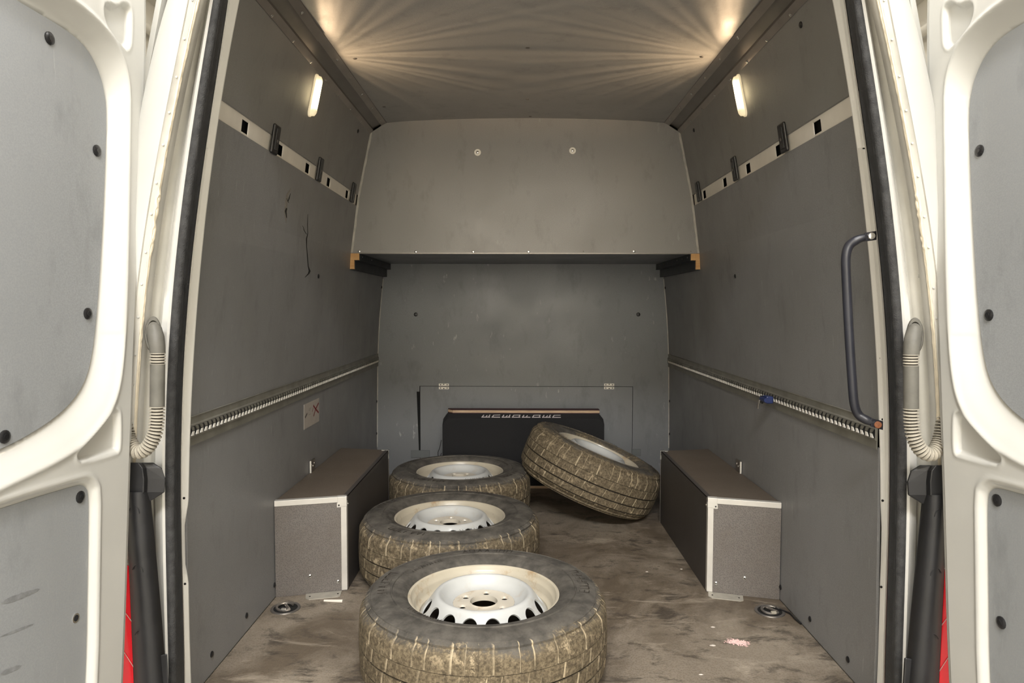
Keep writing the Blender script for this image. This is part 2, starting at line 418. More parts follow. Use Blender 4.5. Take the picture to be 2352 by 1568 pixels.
# crack and punched hole in the left lining
def ribbon(pts, wid, side, off=.0006):
    mb = MB(); L = []
    for (px, py), w_ in zip(pts, wid):
        P = WP(px, py, side); L.append((P, w_))
    a = [(side*(wx(P.z)-off), P.y-w_, P.z) for P, w_ in L]; b_ = [(side*(wx(P.z)-off), P.y+w_, P.z) for P, w_ in L]
    a2 = [(side*(wx(P.z)+.001), p[1], p[2]) for (P, _), p in zip(L, a)]; b2 = [(side*(wx(P.z)+.001), p[1], p[2]) for (P, _), p in zip(L, b_)]
    mb.loft([a, b_]); mb.loft([a2, a]); mb.loft([b_, b2]); return mb
mb = ribbon([(707, 492), (706, 515), (707, 535), (704, 548), (704, 565), (706, 590), (708, 612), (711, 622), (709, 628), (700, 637)], [.0008, .003, .003, .006, .004, .005, .005, .011, .009, .002], -1)
m2 = ribbon([(695, 518), (699, 530), (704, 538)], [.0008, .004, .004], -1); mb.add(m2.v, m2.f); mb.build('crack', M['void'], walls[-1])
mb = ribbon([(658, 478), (656, 485), (657, 492), (658, 500)], [.006, .009, .006, .004], -1)
for L_, w_ in (([(658, 455), (661, 462), (663, 466)], [.001, .004, .002]), ([(667, 444), (664, 455), (661, 463)], [.001, .004, .003])):
    m2 = ribbon(L_, w_, -1); mb.add(m2.v, m2.f)
mb.build('hole', M['void'], walls[-1])
mb = ribbon([(668, 432), (660, 448), (657, 470), (656, 490), (657, 512)], [.002, .012, .014, .016, .002], -1, .0003)
mb.build('chipped_edge', plain('chipped_lining', (.24, .225, .20), .7, var=.25, vscale=60), walls[-1])

# floor, partition, shelf over the cab, ceiling
fl = struct(MB().box((-.893, 1.42, -.012), (.893, YP+.02, 0)), 'floor', M['floor'])
MB().box((-.80, 1.36, -.03), (.80, 1.42, .001)).build('sill_strip', M['alu_paint'], fl, bevel=.002)
pw = MB()
def part_poly(z0, z1, y, inset=0.004):
    zs = sorted(set([z0, z1]+[z for z, _ in PROF if z0 < z < z1])); return [(-(wx(z)-inset), y, z) for z in zs], [((wx(z)-inset), y, z) for z in zs]
# flap opening in the partition
fa, fb = U(965, 887, Y=YP), U(1453, 888, Y=YP)
FX0, FX1, FZ = fa.x, fb.x, fa.z
gap = .0025
def pslab(mb, x0, x1, z0, z1):
    zs = sorted(set([z0, z1]+[z for z, _ in PROF if z0 < z < z1]))
    rows = []
    for z in zs:
        a = -(wx(z)-.001) if x0 is None else x0; b_ = (wx(z)-.001) if x1 is None else x1
        rows.append([(a, YP, z), (b_, YP, z), (b_, YP+.01, z), (a, YP+.01, z)])
    mb.loft(rows, True)
pslab(pw, None, None, FZ+gap, 1.31); pslab(pw, None, FX0-gap-.002, 0, FZ+gap); pslab(pw, FX1+gap, None, 0, FZ+gap)
wb = struct(pw, 'wall_back', M['partition'])
MB().box((-.9, YP+.03, -.05), (.9, YP+.04, 1.5)).build('backing', M['void'], wb)
MB().box((FX0, YP, .002), (FX1, YP+.01, FZ)).build('flap', M['partition'], wb, bevel=.001)
# wedge shaped slot left of the flap
s0, s1 = U(957, 899, Y=YP), U(963, 1036, Y=YP)
MB().hexa([(s0.x, YP-.001, s0.z), (FX0-.003, YP-.001, s0.z), (FX0-.003, YP-.001, s1.z), (s1.x-.002, YP-.001, s1.z)],
          [(s0.x, YP+.004, s0.z), (FX0-.003, YP+.004, s0.z), (FX0-.003, YP+.004, s1.z), (s1.x-.002, YP+.004, s1.z)]).build('slot', M['void'], wb)
for x0, x1, y0, y1 in ((944, 987, 1034, 1051), (1452, 1472, 1031, 1046)):
    a, c = U(x0, y0, Y=YP-.006), U(x1, y1, Y=YP-.006)
    MB().box((a.x, YP-.006, c.z), (c.x, YP, a.z)).build('stop_block', plain('grey_block', (.13, .14, .14), .6), wb, bevel=.001)
for px, py in ((955, 722), (1466, 722)):
    P = U(px, py, Y=YP); plug(P, (0, -1, 0), wb, .012)
for cx in (1019.5, 1399):     # hinges
    P = U(cx, 887, Y=YP); 
    for dz in (-1, 1):
        mb = MB(); mb.box((P.x-.031, YP-.003, P.z+dz*.010-.0075), (P.x+.031, YP, P.z+dz*.010+.0075))
        hb = mb.build('hinge', M['teeth'], wb, bevel=.001)
        mb = MB()
        for q in (-.02, 0, .02): mb.disc((P.x+q, YP-.003, P.z+dz*(.010 if q else .013)), (0, -1, 0), .0035, .0006, 8)
        mb.build('screw', M['void'], hb)
    MB().tube([(P.x-.03, YP-.004, P.z), (P.x+.03, YP-.004, P.z)], .003, 8).build('hinge_pin', M['galv'], wb, smooth=True)
# pale edge beads where linings meet the partition
def bead(y, z0, z1, side, w, mat, parent, off=.0):
    zs = np.linspace(z0, z1, 14); mb = MB(); rows = []
    for i, z in enumerate(zs):
        x = side*(wx(z)-off); ww = w*(1+.15*math.sin(i*2.7))
        rows.append([(x, y-.003, z), (x-side*ww, y-.003, z), (x-side*ww, y+.002, z), (x, y+.002, z)])
    mb.loft(rows, True); return mb.build('edge_bead', mat, parent)
beadm = plain('grey_silicone', (.44, .42, .38), .6, var=.2, vscale=20)
for s_ in (-1, 1): bead(YP, .17, 1.20, s_, .0045, beadm, wb)

# shelf over the cab with its upstand panel
tr = empty('trim_1', (0, YS, 1.29), kind='structure'); SH = tr
tz = lambda x: 1.918+.020*(1-(x/.668)**2)
mb = MB(); zs = [1.291, 1.40, 1.57, 1.70, 1.868]; rows = []
xs = np.linspace(-1, 1, 21)
for z in zs: rows.append([(wx(z)*t, YS, z) for t in xs])
top = []
for t in xs:
    x = .746*t; top.append((x, YS, tz(x) if abs(x) < .668 else 1.918-(abs(x)-.668)/.078*.050))
rows.append(top)
mb.loft(rows); mb.loft([[(x, y+.009, z) for x, y, z in r_] for r_ in rows])
mb.loft([rows[0], [(x, y+.009, z) for x, y, z in rows[0]]])
mb.build('upstand_panel', M['bulkhead'], tr)
MB().box((-.845, YS+.009, 1.291), (.845, YP+.02, 1.303)).build('shelf_board', M['partition'], tr)
mb = MB(); mb.box((-.84, YS-.0015, 1.2885), (.84, YS+.002, 1.2935)); mb.build('edge_strip', M['galv'], tr)
for px, py, v in ((825, 577, 1), (955, 578, 1), (1087, 578, 1), (1214, 578, 1), (1340, 577, 0), (1456, 577, 1), (1587, 577, 0)):
    P = U(px, py, Y=YS); mb = MB().disc((P.x, YS, P.z), (0, -1, 0), .0065 if v else .003, .003, 12, dome=1)
    mb.build('rivet', M['chrome'] if v else M['galv'], tr, smooth=True)
for px, py in ((1097, 350), (1315, 346)):
    P = U(px, py, Y=YS); mb = MB().disc((P.x, YS, P.z), (0, -1, 0), .016, .002, 20)
    w_ = mb.build('washer', M['teeth'], tr)
    mb = MB().disc((P.x, YS-.002, P.z), (0, -1, 0), .007, .004, 12, dome=1); mb.build('screw', M['chrome'], w_, smooth=True)
for s_ in (-1, 1): bead(YS, 1.293, 1.868, s_, .010, beadm, tr)
# battens and perforated angle under the shelf
for s_ in (-1, 1):
    rt = empty('shelf_bracket', (s_*.84, YS, 1.22), 'L-shaped timber and dark perforated steel bearer under the shelf against the %s wall' % ('left' if s_ < 0 else 'right'), 'bracket')
    def wb_(z): return wx(z)
    mb = MB(); mb.box((s_*.851 if s_ < 0 else .829, YS-.004, 1.214), (s_*.829 if s_ < 0 else .851, YP, 1.290)); mb.build('wall_batten', M['wood_o'], rt, bevel=.001)
    mb = MB(); mb.box((min(s_*.829, s_*.805), YS-.004, 1.258), (max(s_*.829, s_*.805), YP, 1.290)); mb.build('shelf_batten', M['wood_o'], rt, bevel=.001)
    mb = MB(); xa, xb = s_*.8045, s_*.803
    mb.box((min(xa, xb), YS+.004, 1.256), (max(xa, xb), YP, 1.2905)); mb.box((min(s_*.8285, s_*.827), YS+.004, 1.214), (max(s_*.8285, s_*.827), YP, 1.2575))
    mb.box((min(s_*.8285, s_*.803), YS+.004, 1.2555), (max(s_*.8285, s_*.803), YP, 1.257)); mb.box((min(s_*.851, s_*.827), YS+.004, 1.2115), (max(s_*.851, s_*.827), YP, 1.2138))
    an = mb.build('steel_angle', plain('dark_painted_steel', (.03, .034, .035), .45, .3), rt)
    for q in range(7):
        mb = MB().disc((s_*.803, YS+.06+q*.11, 1.276), (-s_, 0, 0), .004, .002, 8, dome=1); mb.build('screw', M['alu'] if q in (0, 2) else M['galv'], an, smooth=True)

mb = MB(); xs = np.linspace(-.70, .70, 25)
rows = [[(x, y, 1.918+.020*(1-(x/.668)**2)) for x in xs] for y in (1.5, 2.2, 2.9, YS+.02)]
mb.loft(rows); mb.loft([[(x, y, z+.01) for x, y, z in r_] for r_ in rows]); 
cl = struct(mb, 'ceiling', M['ceil'], smooth=True)
for px, py in ((1212, 115), (1211, 232), (815, 128), (1612, 124), (882, 240), (1218, 271)):
    P = U(px, py, Z=1.93); z = 1.918+.020*(1-(P.x/.668)**2)
    mb = MB().disc((P.x, min(P.y, YS-.02), z), (0, 0, -1), .007, .003, 12, dome=1); mb.build('plug', M['galv'], cl, smooth=True)

# roof side channels (sheet steel, riveted), two lengths a side
for s_ in (-1, 1):
    rt = empty('trim_%d' % (2 if s_ < 0 else 3), (s_*.70, 2.4, 1.88), kind='structure')
    def chan(y0, y1, lift):
        pf = [(.7475, 1.862), (.7320, 1.880), (.7315, 1.8885), (.694, 1.9085), (.6925, 1.9030), (.668, 1.9155), (.667, 1.919)]
        n = 14; rows = []
        for i in range(n+1):
            y = y0+(y1-y0)*i/n; wob = .0035*math.sin((y-1.5)*7+s_) if lift else .001*math.sin(y*9)
            rows.append([(s_*(x-lift), y, z-lift+(wob if j >= 4 else 0)) for j, (x, z) in enumerate(pf)])
        mb = MB(); mb.loft(rows); mb.mi = [1 if (i % 6) in (0, 4) else 0 for i in range(len(mb.f))]; mb.loft([[(x, y, z+.002) for x, y, z in r_] for r_ in rows])  # flanges lighter, web darker: shading of one steel put into its colours
        mb.loft([rows[0], [(x, y, z+.002) for x, y, z in rows[0]]]); return mb
    a = chan(1.775, 2.32, .0015).build('steel_channel', [M['galv'], M['galv_light']], rt)
    b2 = chan(2.26, YS-.001, .0).build('steel_channel', [M['galv'], M['galv_light']], rt)
    for (p0, p1, ys) in (((.7435, 1.8668), None, np.arange(1.66, 3.35, .19)), ((.680, 1.9090), None, np.arange(1.72, 3.35, .2))):
        for y in ys:
            mb = MB().disc((s_*p0[0], y, p0[1]-.001), (-s_*.55, 0, -.8), .0055, .003, 10, dome=1); mb.build('rivet', M['chrome'], a if y < 2.3 else b2, smooth=True)
    mb = MB().disc((s_*.680, 1.98, 1.9082), (-s_*.4, 0, -.9), .009, .001, 14); mb.build('empty_hole', M['void'], a)

# outer skin of the van
sk = MB()
for s_ in (-1, 1): wall_strip(sk, s_, -.25, 1.98, 1.58, 4.9, off=-.05, th=.012)
sk.box((-.80, 1.48, 1.985), (.80, 4.9, 2.0)); sk.box((-.94, 4.88, -.25), (.94, 4.9, 2.0))
for s_ in (): sk.hexa([(s_*.98, 1.56, 1.74), (s_*.98, 4.9, 1.74), (s_*.965, 4.9, 1.74), (s_*.965, 1.56, 1.74)], [(s_*.80, 1.56, 1.99), (s_*.80, 4.9, 1.99), (s_*.785, 4.9, 1.98), (s_*.785, 1.56, 1.98)])
sk.box((-.98, 1.5, -.28), (.98, 4.9, -.25))
struct(sk, 'trim_4', M['white'])
hd = MB(); hd.box((-.74, 1.47, 1.89), (.74, 1.80, 1.99)); struct(hd, 'trim_5', M['white'], bevel=.01)
bp = MB(); bp.box((-.92, 1.22, -.33), (.92, 1.42, -.12)); bp.build('rear_bumper', M['black_plastic'], label='black plastic rear bumper step below the load floor', cat='bumper', bevel=.02)

# ------------------------------------------------------------------ door pillars: strips traced in height, each at its own depth
PY = [0, 300, 520, 800, 1050, 1300, 1568]
ST = {  # name: (Y, px at PY)
 'a': (1.475, [385, 316, 285, 265, 255, 247, 240]), 'b': (1.455, [431, 373, 331, 300, 290, 285, 280]),
 'c': (1.462, [446, 386, 346, 316, 306, 302, 300]), 'd': (1.474, [459, 393, 356, 324, 312, 308, 306]),
 'e': (1.53, [472, 410, 377, 347, 337, 335, 337]), 'f': (1.548, [480, 432, 398, 371, 360, 362, 370]),
 'g': (1.53, [489, 441, 411, 389, 378, 382, 387]), 'h': (1.535, [508, 463, 432, 411, 402, 403, 406]),
 'i': (1.764, [519, 474, 444, 419, 412, 414, 420]), 'j': (1.766, [529, 482, 452, 426, 417, 418, 423]),
 's': (1.565, [519, 474, 444, 419, 412, 414, 420]), 'k': (1.770, [550, 494, 474, 444, 433, 434, 438])}
ZL = [-.10, 0, .1, .2, .3, .4, .5, .6, .7, .8, .9, 1.0, 1.1, 1.2, 1.3, 1.4, 1.5, 1.6, 1.7, 1.8, 1.9, 2.0]
CUR = {}
for kx, (Y, px) in ST.items():
    pts = [U(x, y, Y=Y) for x, y in zip(px, PY)]
    z = np.array([p.z for p in pts])[::-1]; x = np.array([p.x for p in pts])[::-1]
    # smooth through the traced points, extended in a straight line above and below
    pf = np.polyfit(z, x, 4)
    def fx(q, z=z, x=x, pf=pf):
        if q < z[0]: return np.polyval(pf, z[0])+(q-z[0])*np.polyval(np.polyder(pf), z[0])*.3
        if q > z[-1]: return np.polyval(pf, z[-1])+(q-z[-1])*np.polyval(np.polyder(pf), z[-1])
        return np.polyval(pf, q)
    CUR[kx] = (Y, fx)
def cpt(kx, z, s_, dx=0, dy=0):
    Y, fx = CUR[kx]; return (-s_*fx(z)*1.0+s_*(-dx) if False else (fx(z)+dx)*(-s_ if s_ > 0 else 1)*(1 if s_ < 0 else 1), Y+dy, z)
def strip(mb, ks, s_, zl=ZL, th=.002):
    rows = []
    for z in zl:
        r_ = []
        for kx in ks:
            if isinstance(kx, tuple): kk, dx, dy = kx
            else: kk, dx, dy = kx, 0, 0
            if kk == 'w': r_.append((-(wx(z)+.045)*(1 if s_ < 0 else -1), 1.60, z)); continue
            Y, fx = CUR[kk]; X = fx(z)+dx
            if kk == 'k': X = -(wx(z)-.001)+dx
            r_.append((X*(1 if s_ < 0 else -1), Y+dy, z))
        rows.append(r_)
    mb.loft(rows); return mb
ZF = list(np.linspace(-.1, 2.0, 64))
for s_ in (-1, 1):
    sd = 'left' if s_ < 0 else 'right'
    pl = empty('trim_%d' % (6 if s_ < 0 else 7), (s_*.80, 1.5, 0), kind='structure')
    ZU = [z for z in ZF if z > .68]
    mb = MB(); strip(mb, [('w', 0, 0), ('a', -.012, .05), ('a', -.008, .012), 'a', ('b', -.02, .001), 'b'], s_, ZU); mb.build('corner_panel', M['white'], pl, smooth=True)
    mb = MB(); strip(mb, ['b', ('b', .001, .004), ('c', -.0005, .003)], s_, ZU); o = mb.build('weld_flange', M['white_dirty'], pl, smooth=True)
    mb = MB()
    for z in np.arange(.72, 1.9, .072):
        z += random.uniform(-.008, .008)
        Y, fb_ = CUR['b']; _, fc = CUR['c']; X = (fb_(z)*.45+fc(z)*.55)*(1 if s_ < 0 else -1)
        mb.disc((X, Y+.0075, z), (0, -1, 0), .0028, .0022, 8, dome=1)
    o = mb.build('weld_spots', M['white'], pl, smooth=True); o['kind'] = 'stuff'
    # sealer: two beads side by side, lumpy near the hinge height
    mb = MB()
    for (f_, r0) in ((.25, .0028), (.75, .0028)):
        path = []; rad = []
        for i, z in enumerate(np.linspace(.69, 1.98, 160)):
            X = CUR['c'][1](z)*(1-f_)+CUR['d'][1](z)*f_; lump = 1.15 <= z <= 1.27
            X += (random.uniform(-.0016, .0016) if lump else random.uniform(-.0003, .0003))
            path.append((X*(1 if s_ < 0 else -1), 1.466+.006*f_, z)); rad.append(r0*random.uniform(.85, 1.15)*(1.5 if lump else 1))
        mb.tube(path, rad, 8)
    mb.build('sealer_bead', M['cream'], pl, smooth=True)
    mb = MB(); strip(mb, [('c', 0, .004), 'd', ('d', .003, .02), ('e', -.012, -.008), 'e', ('e', .008, .01), ('f', -.006, .004), 'f'], s_, ZF); mb.build('rain_channel', M['white_dirty'], pl, smooth='all')
    mb = MB(); strip(mb, ['f', ('f', .003, -.012), ('g', .0, -.012), ('g', .004, 0)], s_, ZF); mb.build('channel_lip', M['white_lifted'], pl, smooth=True)
    # screws in the rain channel
    for px, py in ((363, 566), (357, 632)):
        P = U(px, py, Y=1.525); mb = MB().disc((P.x*(1 if s_ < 0 else -1), 1.520, P.z), (0, -1, 0), .004, .002, 10, dome=1); mb.build('stud', M['white'], pl, smooth=True)
    # inner flange (upper and lower pieces) that closes the lining edge
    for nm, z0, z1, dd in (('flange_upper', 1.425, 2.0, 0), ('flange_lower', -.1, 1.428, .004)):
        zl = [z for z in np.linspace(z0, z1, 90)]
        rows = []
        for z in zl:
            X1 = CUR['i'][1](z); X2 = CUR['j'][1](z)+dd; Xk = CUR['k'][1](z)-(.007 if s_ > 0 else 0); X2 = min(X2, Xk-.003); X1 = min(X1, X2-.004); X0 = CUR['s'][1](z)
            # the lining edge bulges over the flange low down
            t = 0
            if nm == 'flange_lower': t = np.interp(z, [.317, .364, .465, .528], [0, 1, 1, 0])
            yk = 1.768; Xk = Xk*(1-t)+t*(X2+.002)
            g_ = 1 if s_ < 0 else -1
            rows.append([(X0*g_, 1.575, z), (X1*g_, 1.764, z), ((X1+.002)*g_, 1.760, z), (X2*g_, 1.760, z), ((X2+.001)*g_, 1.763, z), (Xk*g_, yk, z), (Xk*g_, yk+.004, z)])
        mb = MB(); mb.loft(rows); o = mb.build(nm, M['white_lifted'], pl, smooth=True)
    f_ = o
    for px, py in ((505, 145), (500, 195), (472, 372), (455, 541), (433, 766), (426, 823), (428, 968), (424, 1160), (429, 1364)):
        P = U(px, py, Y=1.70); g_ = 1 if s_ < 0 else -1
        z = P.z; t = .55; X = (CUR['j'][1](z)+.001)*(1-t)+(-(wx(z)-.0025))*t; y = 1.763*(1-t)+1.768*t
        mb = MB().disc(((X+.0006)*g_, y-.0012, z), (g_*.25, -.96, 0), .0032, .0008, 8); mb.build('screw_hole', M['void'], pl)
    # rubber door seal: worn bulb and grip part
    sl = empty('door_seal', (s_*.79, 1.53, 0), 'long black rubber door seal down the %s door pillar' % sd, 'door seal', 'rubber seals of the rear doorway')
    g_ = 1 if s_ < 0 else -1
    rows = []
    for z in ZF:
        xg, xh = CUR['g'][1](z), CUR['h'][1](z); c_ = (xg+xh)/2; r_ = (xh-xg)/2
        rows.append([((c_+r_*math.cos(a))*g_, 1.532-r_*1.1*math.sin(a), z) for a in np.linspace(math.pi, -.2, 9)])
    MB().loft(rows).build('seal_bulb', M['rubber_fuzzy'], sl, smooth='all')
    rows = []
    for z in ZF:
        xh, xi = CUR['h'][1](z), CUR['s'][1](z); w_ = xi-xh
        rows.append([((xh-.001)*g_, 1.537, z), ((xh+w_*.12)*g_, 1.543, z), ((xh+w_*.3)*g_, 1.533, z), ((xh+w_*.5)*g_, 1.537, z), ((xh+w_*.62)*g_, 1.555, z), ((xh+w_*.8)*g_, 1.548, z), ((xi)*g_, 1.553, z), ((xi+.001)*g_, 1.57, z)])
    MB().loft(rows).build('seal_grip', M['rubber'], sl, smooth=True)

    # ---- black plastic corner upright below, tail lamp outside it
    up = empty('corner_upright', (s_*.85, 1.44, -.06), 'tall black plastic corner upright with scuffs beside the %s tail lamp' % sd, 'plastic trim', 'black corner uprights')
    def q3(px, py, Y): P = U(px, py, Y=Y); return (P.x*g_, P.y, P.z)
    mb = MB(); rows = []
    for (y_, xl, xm, xr) in ((1130, 284, 322, 345), (1200, 289, 325, 352), (1300, 297, 333, 361), (1400, 301, 342, 370), (1500, 305, 350, 378), (1700, 314, 365, 395), (1850, 320, 372, 402)):
        rows.append([q3(xl+12, y_, 1.52), q3(xl, y_, 1.455), q3((xl+xm)/2, y_, 1.438), q3(xm, y_, 1.440), q3((xm+xr)/2, y_, 1.452), q3(xr, y_, 1.475), q3(xr, y_, 1.508)])
    mb.loft(rows); ub = mb.build('upright_cover', M['black_plastic'], up, smooth='all')
    for yy, xc in ((1165, 308), (1300, 316), (1450, 322)):
        path = [q3(xc+13*math.cos(a), yy+16-20*math.sin(a), 1.4395+.006*max(0, -math.cos(a))) for a in np.linspace(.1, 2.7, 9)]
        MB().tube(path, .0012, 6).build('moulding', M['black_plastic'], ub, smooth=True)
    mb = MB(); rows = []
    for (y_, xl, xr) in ((1062, 288, 352), (1075, 288, 372), (1100, 286, 380), (1130, 286, 378), (1150, 286, 346)):
        rows.append([q3(xl-20, y_, 1.50), q3(xl, y_, 1.448), q3((xl+xr)/2-2, y_, 1.445), q3((xl+xr)/2+6, y_, 1.462), q3(xr, y_, 1.47), q3(xr, y_, 1.508)])
    mb.loft(rows); mb.add(rows[0], [(0, 1, 2, 3, 4, 5)]); mb.build('top_block', M['black_plastic'], up, bevel=.002)
    MB().hexa([q3(363, 1505, 1.46), q3(384, 1500, 1.46), q3(392, 1650, 1.46), q3(372, 1655, 1.46)], [q3(363, 1505, 1.50), q3(384, 1500, 1.50), q3(392, 1650, 1.50), q3(372, 1655, 1.50)]).build('foot_block', M['black_plastic'], up, bevel=.003)
    # body metal visible between upright and seal
    mb = MB(); mb.add([q3(330, 1020, 1.56), q3(392, 1020, 1.56), q3(392, 1250, 1.56), q3(397, 1700, 1.56), q3(330, 1700, 1.56)], [(0, 1, 2, 3, 4)])
    mb.build('inner_post', M['white_dirty'], pl)
    MB().tube([q3(340, 1212, 1.559), q3(390, 1212, 1.559)], .0015, 6).build('post_crease', M['white_dirty'], pl)
    tl = empty('tail_lamp', (s_*.90, 1.46, .1), 'red and clear tail lamp glimpsed behind the edge of the %s door' % sd, 'tail lamp', 'tail lamps')
    def lampseg(y0, y1, mat, nm, xa0, xa1, xb0, xb1):
        mb = MB(); mb.hexa([q3(xa0, y0, 1.462), q3(xb0, y0, 1.462), q3(xb1, y1, 1.462), q3(xa1, y1, 1.462)], [q3(xa0, y0, 1.50), q3(xb0, y0, 1.50), q3(xb1, y1, 1.50), q3(xa1, y1, 1.50)])
        return mb.build(nm, mat, tl, bevel=.001)
    lampseg(1120, 1296, M['clear'], 'clear_lens', 215, 215, 283, 296)
    lampseg(1298, 1800, M['red'], 'red_lens', 215, 215, 296, 317)
    for i in range(6):
        y_ = 1195+i*17
        mb = MB(); mb.hexa([q3(262, y_-6, 1.459), q3(283+i*2.2, y_+4, 1.459), q3(283+i*2.2, y_+14, 1.459), q3(262, y_+2, 1.459)], [q3(262, y_-6, 1.463), q3(283+i*2.2, y_+4, 1.463), q3(283+i*2.2, y_+14, 1.463), q3(262, y_+2, 1.463)])
        mb.build('reflector_bar', M['lens_grey'], tl)
    for i in (0, 1):
        MB().tube([q3(268, 1380+i*90, 1.461), q3(312, 1440+i*100, 1.461)], .0007, 5).build('lens_rib', M['clear'], tl)

    # ---- cable conduit looping from pillar to door
    cn = empty('cable_conduit', (s_*.80, 1.45, .72), 'ribbed cable conduit looping from its rubber boot on the %s door pillar' % sd, 'cable conduit', 'cable conduits of the rear doors')
    mb = MB(); rows = []
    for rr, dy in ((1.0, .02), (1.0, .004), (.93, 0), (.78, 0), (.72, .006)):
        rows.append([q3(352+20*rr*math.sin(a)*(1 if True else 1), 768-42*rr*math.cos(a), 1.462+dy) for a in np.linspace(0, 2*math.pi, 28)[:-1]])
    mb.loft(rows, True); mb.add(rows[-1], [tuple(range(27))]); mb.build('boot', M['hose_dark'], cn, smooth=True)
    path = [q3(353, 748, 1.462), q3(354, 756, 1.452), q3(358, 775, 1.443), q3(361, 795, 1.440), q3(362, 812, 1.440)]
    MB().tube(path, [.010, .015, .0165, .0155, .0150], 18).build('elbow', M['hose_dark'], cn, smooth=True)
    MB().tube([q3(362, 835, 1.440), q3(361, 935, 1.440)], .0145, 18).build('sleeve', M['hose_dark'], cn, smooth=True)
    def hosemb(p_, r_):
        h_ = MB().tube(p_, r_, 18)
        for i in range(len(p_)-1):
            if i % 4 in (1, 2): h_.mi[i*18:(i+1)*18] = [1]*18
        return h_
    def corr(p, pitch, r1, r2):
        p = [Vector(a) for a in p]; # resample
        out = []
        # catmull rom
        for i in range(len(p)-1):
            a, b_, c_, d_ = p[max(i-1, 0)], p[i], p[i+1], p[min(i+2, len(p)-1)]
            for t in np.linspace(0, 1, 30)[:-1]:
                out.append(.5*((2*b_)+(c_-a)*t+(2*a-5*b_+4*c_-d_)*t*t+(-a+3*b_-3*c_+d_)*t*t*t))
        out.append(p[-1]); L = [0]
        for i in range(1, len(out)): L.append(L[-1]+(out[i]-out[i-1]).length)
        n = int(L[-1]/pitch)*4; path = []; rad = []
        for i in range(n+1):
            s0 = L[-1]*i/n; j = min(np.searchsorted(L, s0), len(L)-1); j = max(j, 1)
            t = (s0-L[j-1])/max(1e-9, L[j]-L[j-1]); path.append(out[j-1].lerp(out[j], t)); rad.append(r1 if i % 4 in (0, 1) else r2)
        return path, rad
    pth, rd = corr([q3(362, 810, 1.440), q3(362, 836, 1.440)], .0058, .0152, .0125); hosemb(pth, rd).build('corrugated_collar', [M['hose'], M['groove']], cn)
    pth, rd = corr([q3(361, 933, 1.440), q3(360, 965, 1.440), q3(354, 1000, 1.438), q3(336, 1030, 1.436), q3(314, 1036, 1.438), q3(296, 1010, 1.452), q3(286, 965, 1.465), q3(276, 925, 1.475)], .0066, .0152, .0108)
    hosemb(pth, rd).build('corrugated_hose', [M['hose'], M['groove']], cn)

    # the doorway stands a touch off the centre line of the load space
    if s_ > 0:
        for o_ in (pl, sl, up, tl): o_.location.x += .005
        cn.location.x -= .008

# ------------------------------------------------------------------ rear doors, swung open
HN = np.array(U(300, 800, Y=1.43)); AN = R(5)
DN = np.array([math.cos(AN), -math.sin(AN), 0]); DD = np.array([-math.sin(AN), -math.cos(AN), 0])
def door_uz(px, py, h=0.):
    r_ = np.array(ray(px, py)); C_ = np.array(CAMP); t = ((HN+DN*h-C_)@DN)/(r_@DN); P = C_+t*r_
    return float((P-HN)@DD), float(P[2])
def door_pt(u, z, h, s_):
    P = HN+DD*u+DN*h; return (P[0]*(1 if s_ < 0 else -1), P[1], z)
edge_px = [(328, 0), (325, 250), (318, 450), (308, 700), (300, 850), (292, 1050), (290, 1200), (284, 1350), (275, 1568)]
EU, EZ = zip(*[door_uz(*p, -.02) for p in edge_px]); EU, EZ = np.array(EU)[::-1], np.array(EZ)[::-1]
_ep = np.polyfit(EZ, EU, 4)
def uedge(z): return np.polyval(_ep, z)
def smooth_poly(P, it=2):
    P = [np.array(p, float) for p in P]
    for _ in range(it):
        Q = []
        for i in range(len(P)):
            a, b_ = P[i], P[(i+1) % len(P)]; Q += [a*.75+b_*.25, a*.25+b_*.75]
        P = Q
    return [tuple(p) for p in P]
C0 = [door_uz(*p, -.031) for p in [(110, 40), (180, 85), (215, 130), (235, 180), (245, 230), (245, 300), (240, 450), (232, 600), (222, 740), (212, 820), (200, 870), (175, 915), (130, 960), (60, 1005), (0, 1035)]]
C0 = [(.62, C0[0][1]+.01), (.45, C0[0][1]+.008)]+C0+[(.45, .775), (.58, .765), (.66, .80), (.69, .88), (.69, 1.45), (.67, 1.53)]
C1 = [door_uz(*p) for p in [(170, 0), (225, 45), (270, 100), (292, 160), (297, 215), (295, 300), (292, 560), (288, 700), (283, 800), (275, 880), (262, 930), (240, 965), (190, 1025), (100, 1075), (0, 1120)]]
C1 = [(.66, 1.63), (.4, 1.61)]+C1+[(.45, .72), (.62, .71), (.72, .76), (.745, .86), (.745, 1.47), (.72, 1.60)]
T1 = [door_uz(*p) for p in [(240, 14), (250, 10), (270, 19), (285, 9), (298, 16), (300, 30), (299, 95), (294, 108), (287, 110), (262, 80), (242, 45)]]
T2 = [door_uz(*p) for p in [(262, 946), (270, 946), (273, 955), (273, 1030), (266, 1037), (188, 1058), (178, 1050), (182, 1040), (225, 990)]]
LW = [door_uz(*p, -.011) for p in [(0, 1165), (180, 1110), (195, 1113), (205, 1130), (203, 1250), (198, 1568)]]
LW = [(.66, .71)]+LW+[(.172, .12), (.20, .08), (.66, .08), (.69, .11), (.69, .68)]
def smooth_curve(P, it=2, sg=.014, ds=.005):
    P = np.array(smooth_poly(P, it)); Q = np.vstack([P, P[:1]]); L = np.r_[0, np.cumsum(np.hypot(*np.diff(Q, axis=0).T))]
    n = int(L[-1]/ds); t = np.arange(n)*L[-1]/n; C = np.stack([np.interp(t, L, Q[:, 0]), np.interp(t, L, Q[:, 1])], 1)
    k_ = np.exp(-.5*((np.arange(-20, 21)*ds)/sg)**2); k_ /= k_.sum()
    return np.stack([sum(k_[i]*np.roll(C[:, j], i-20) for i in range(41)) for j in (0, 1)], 1)[::2]
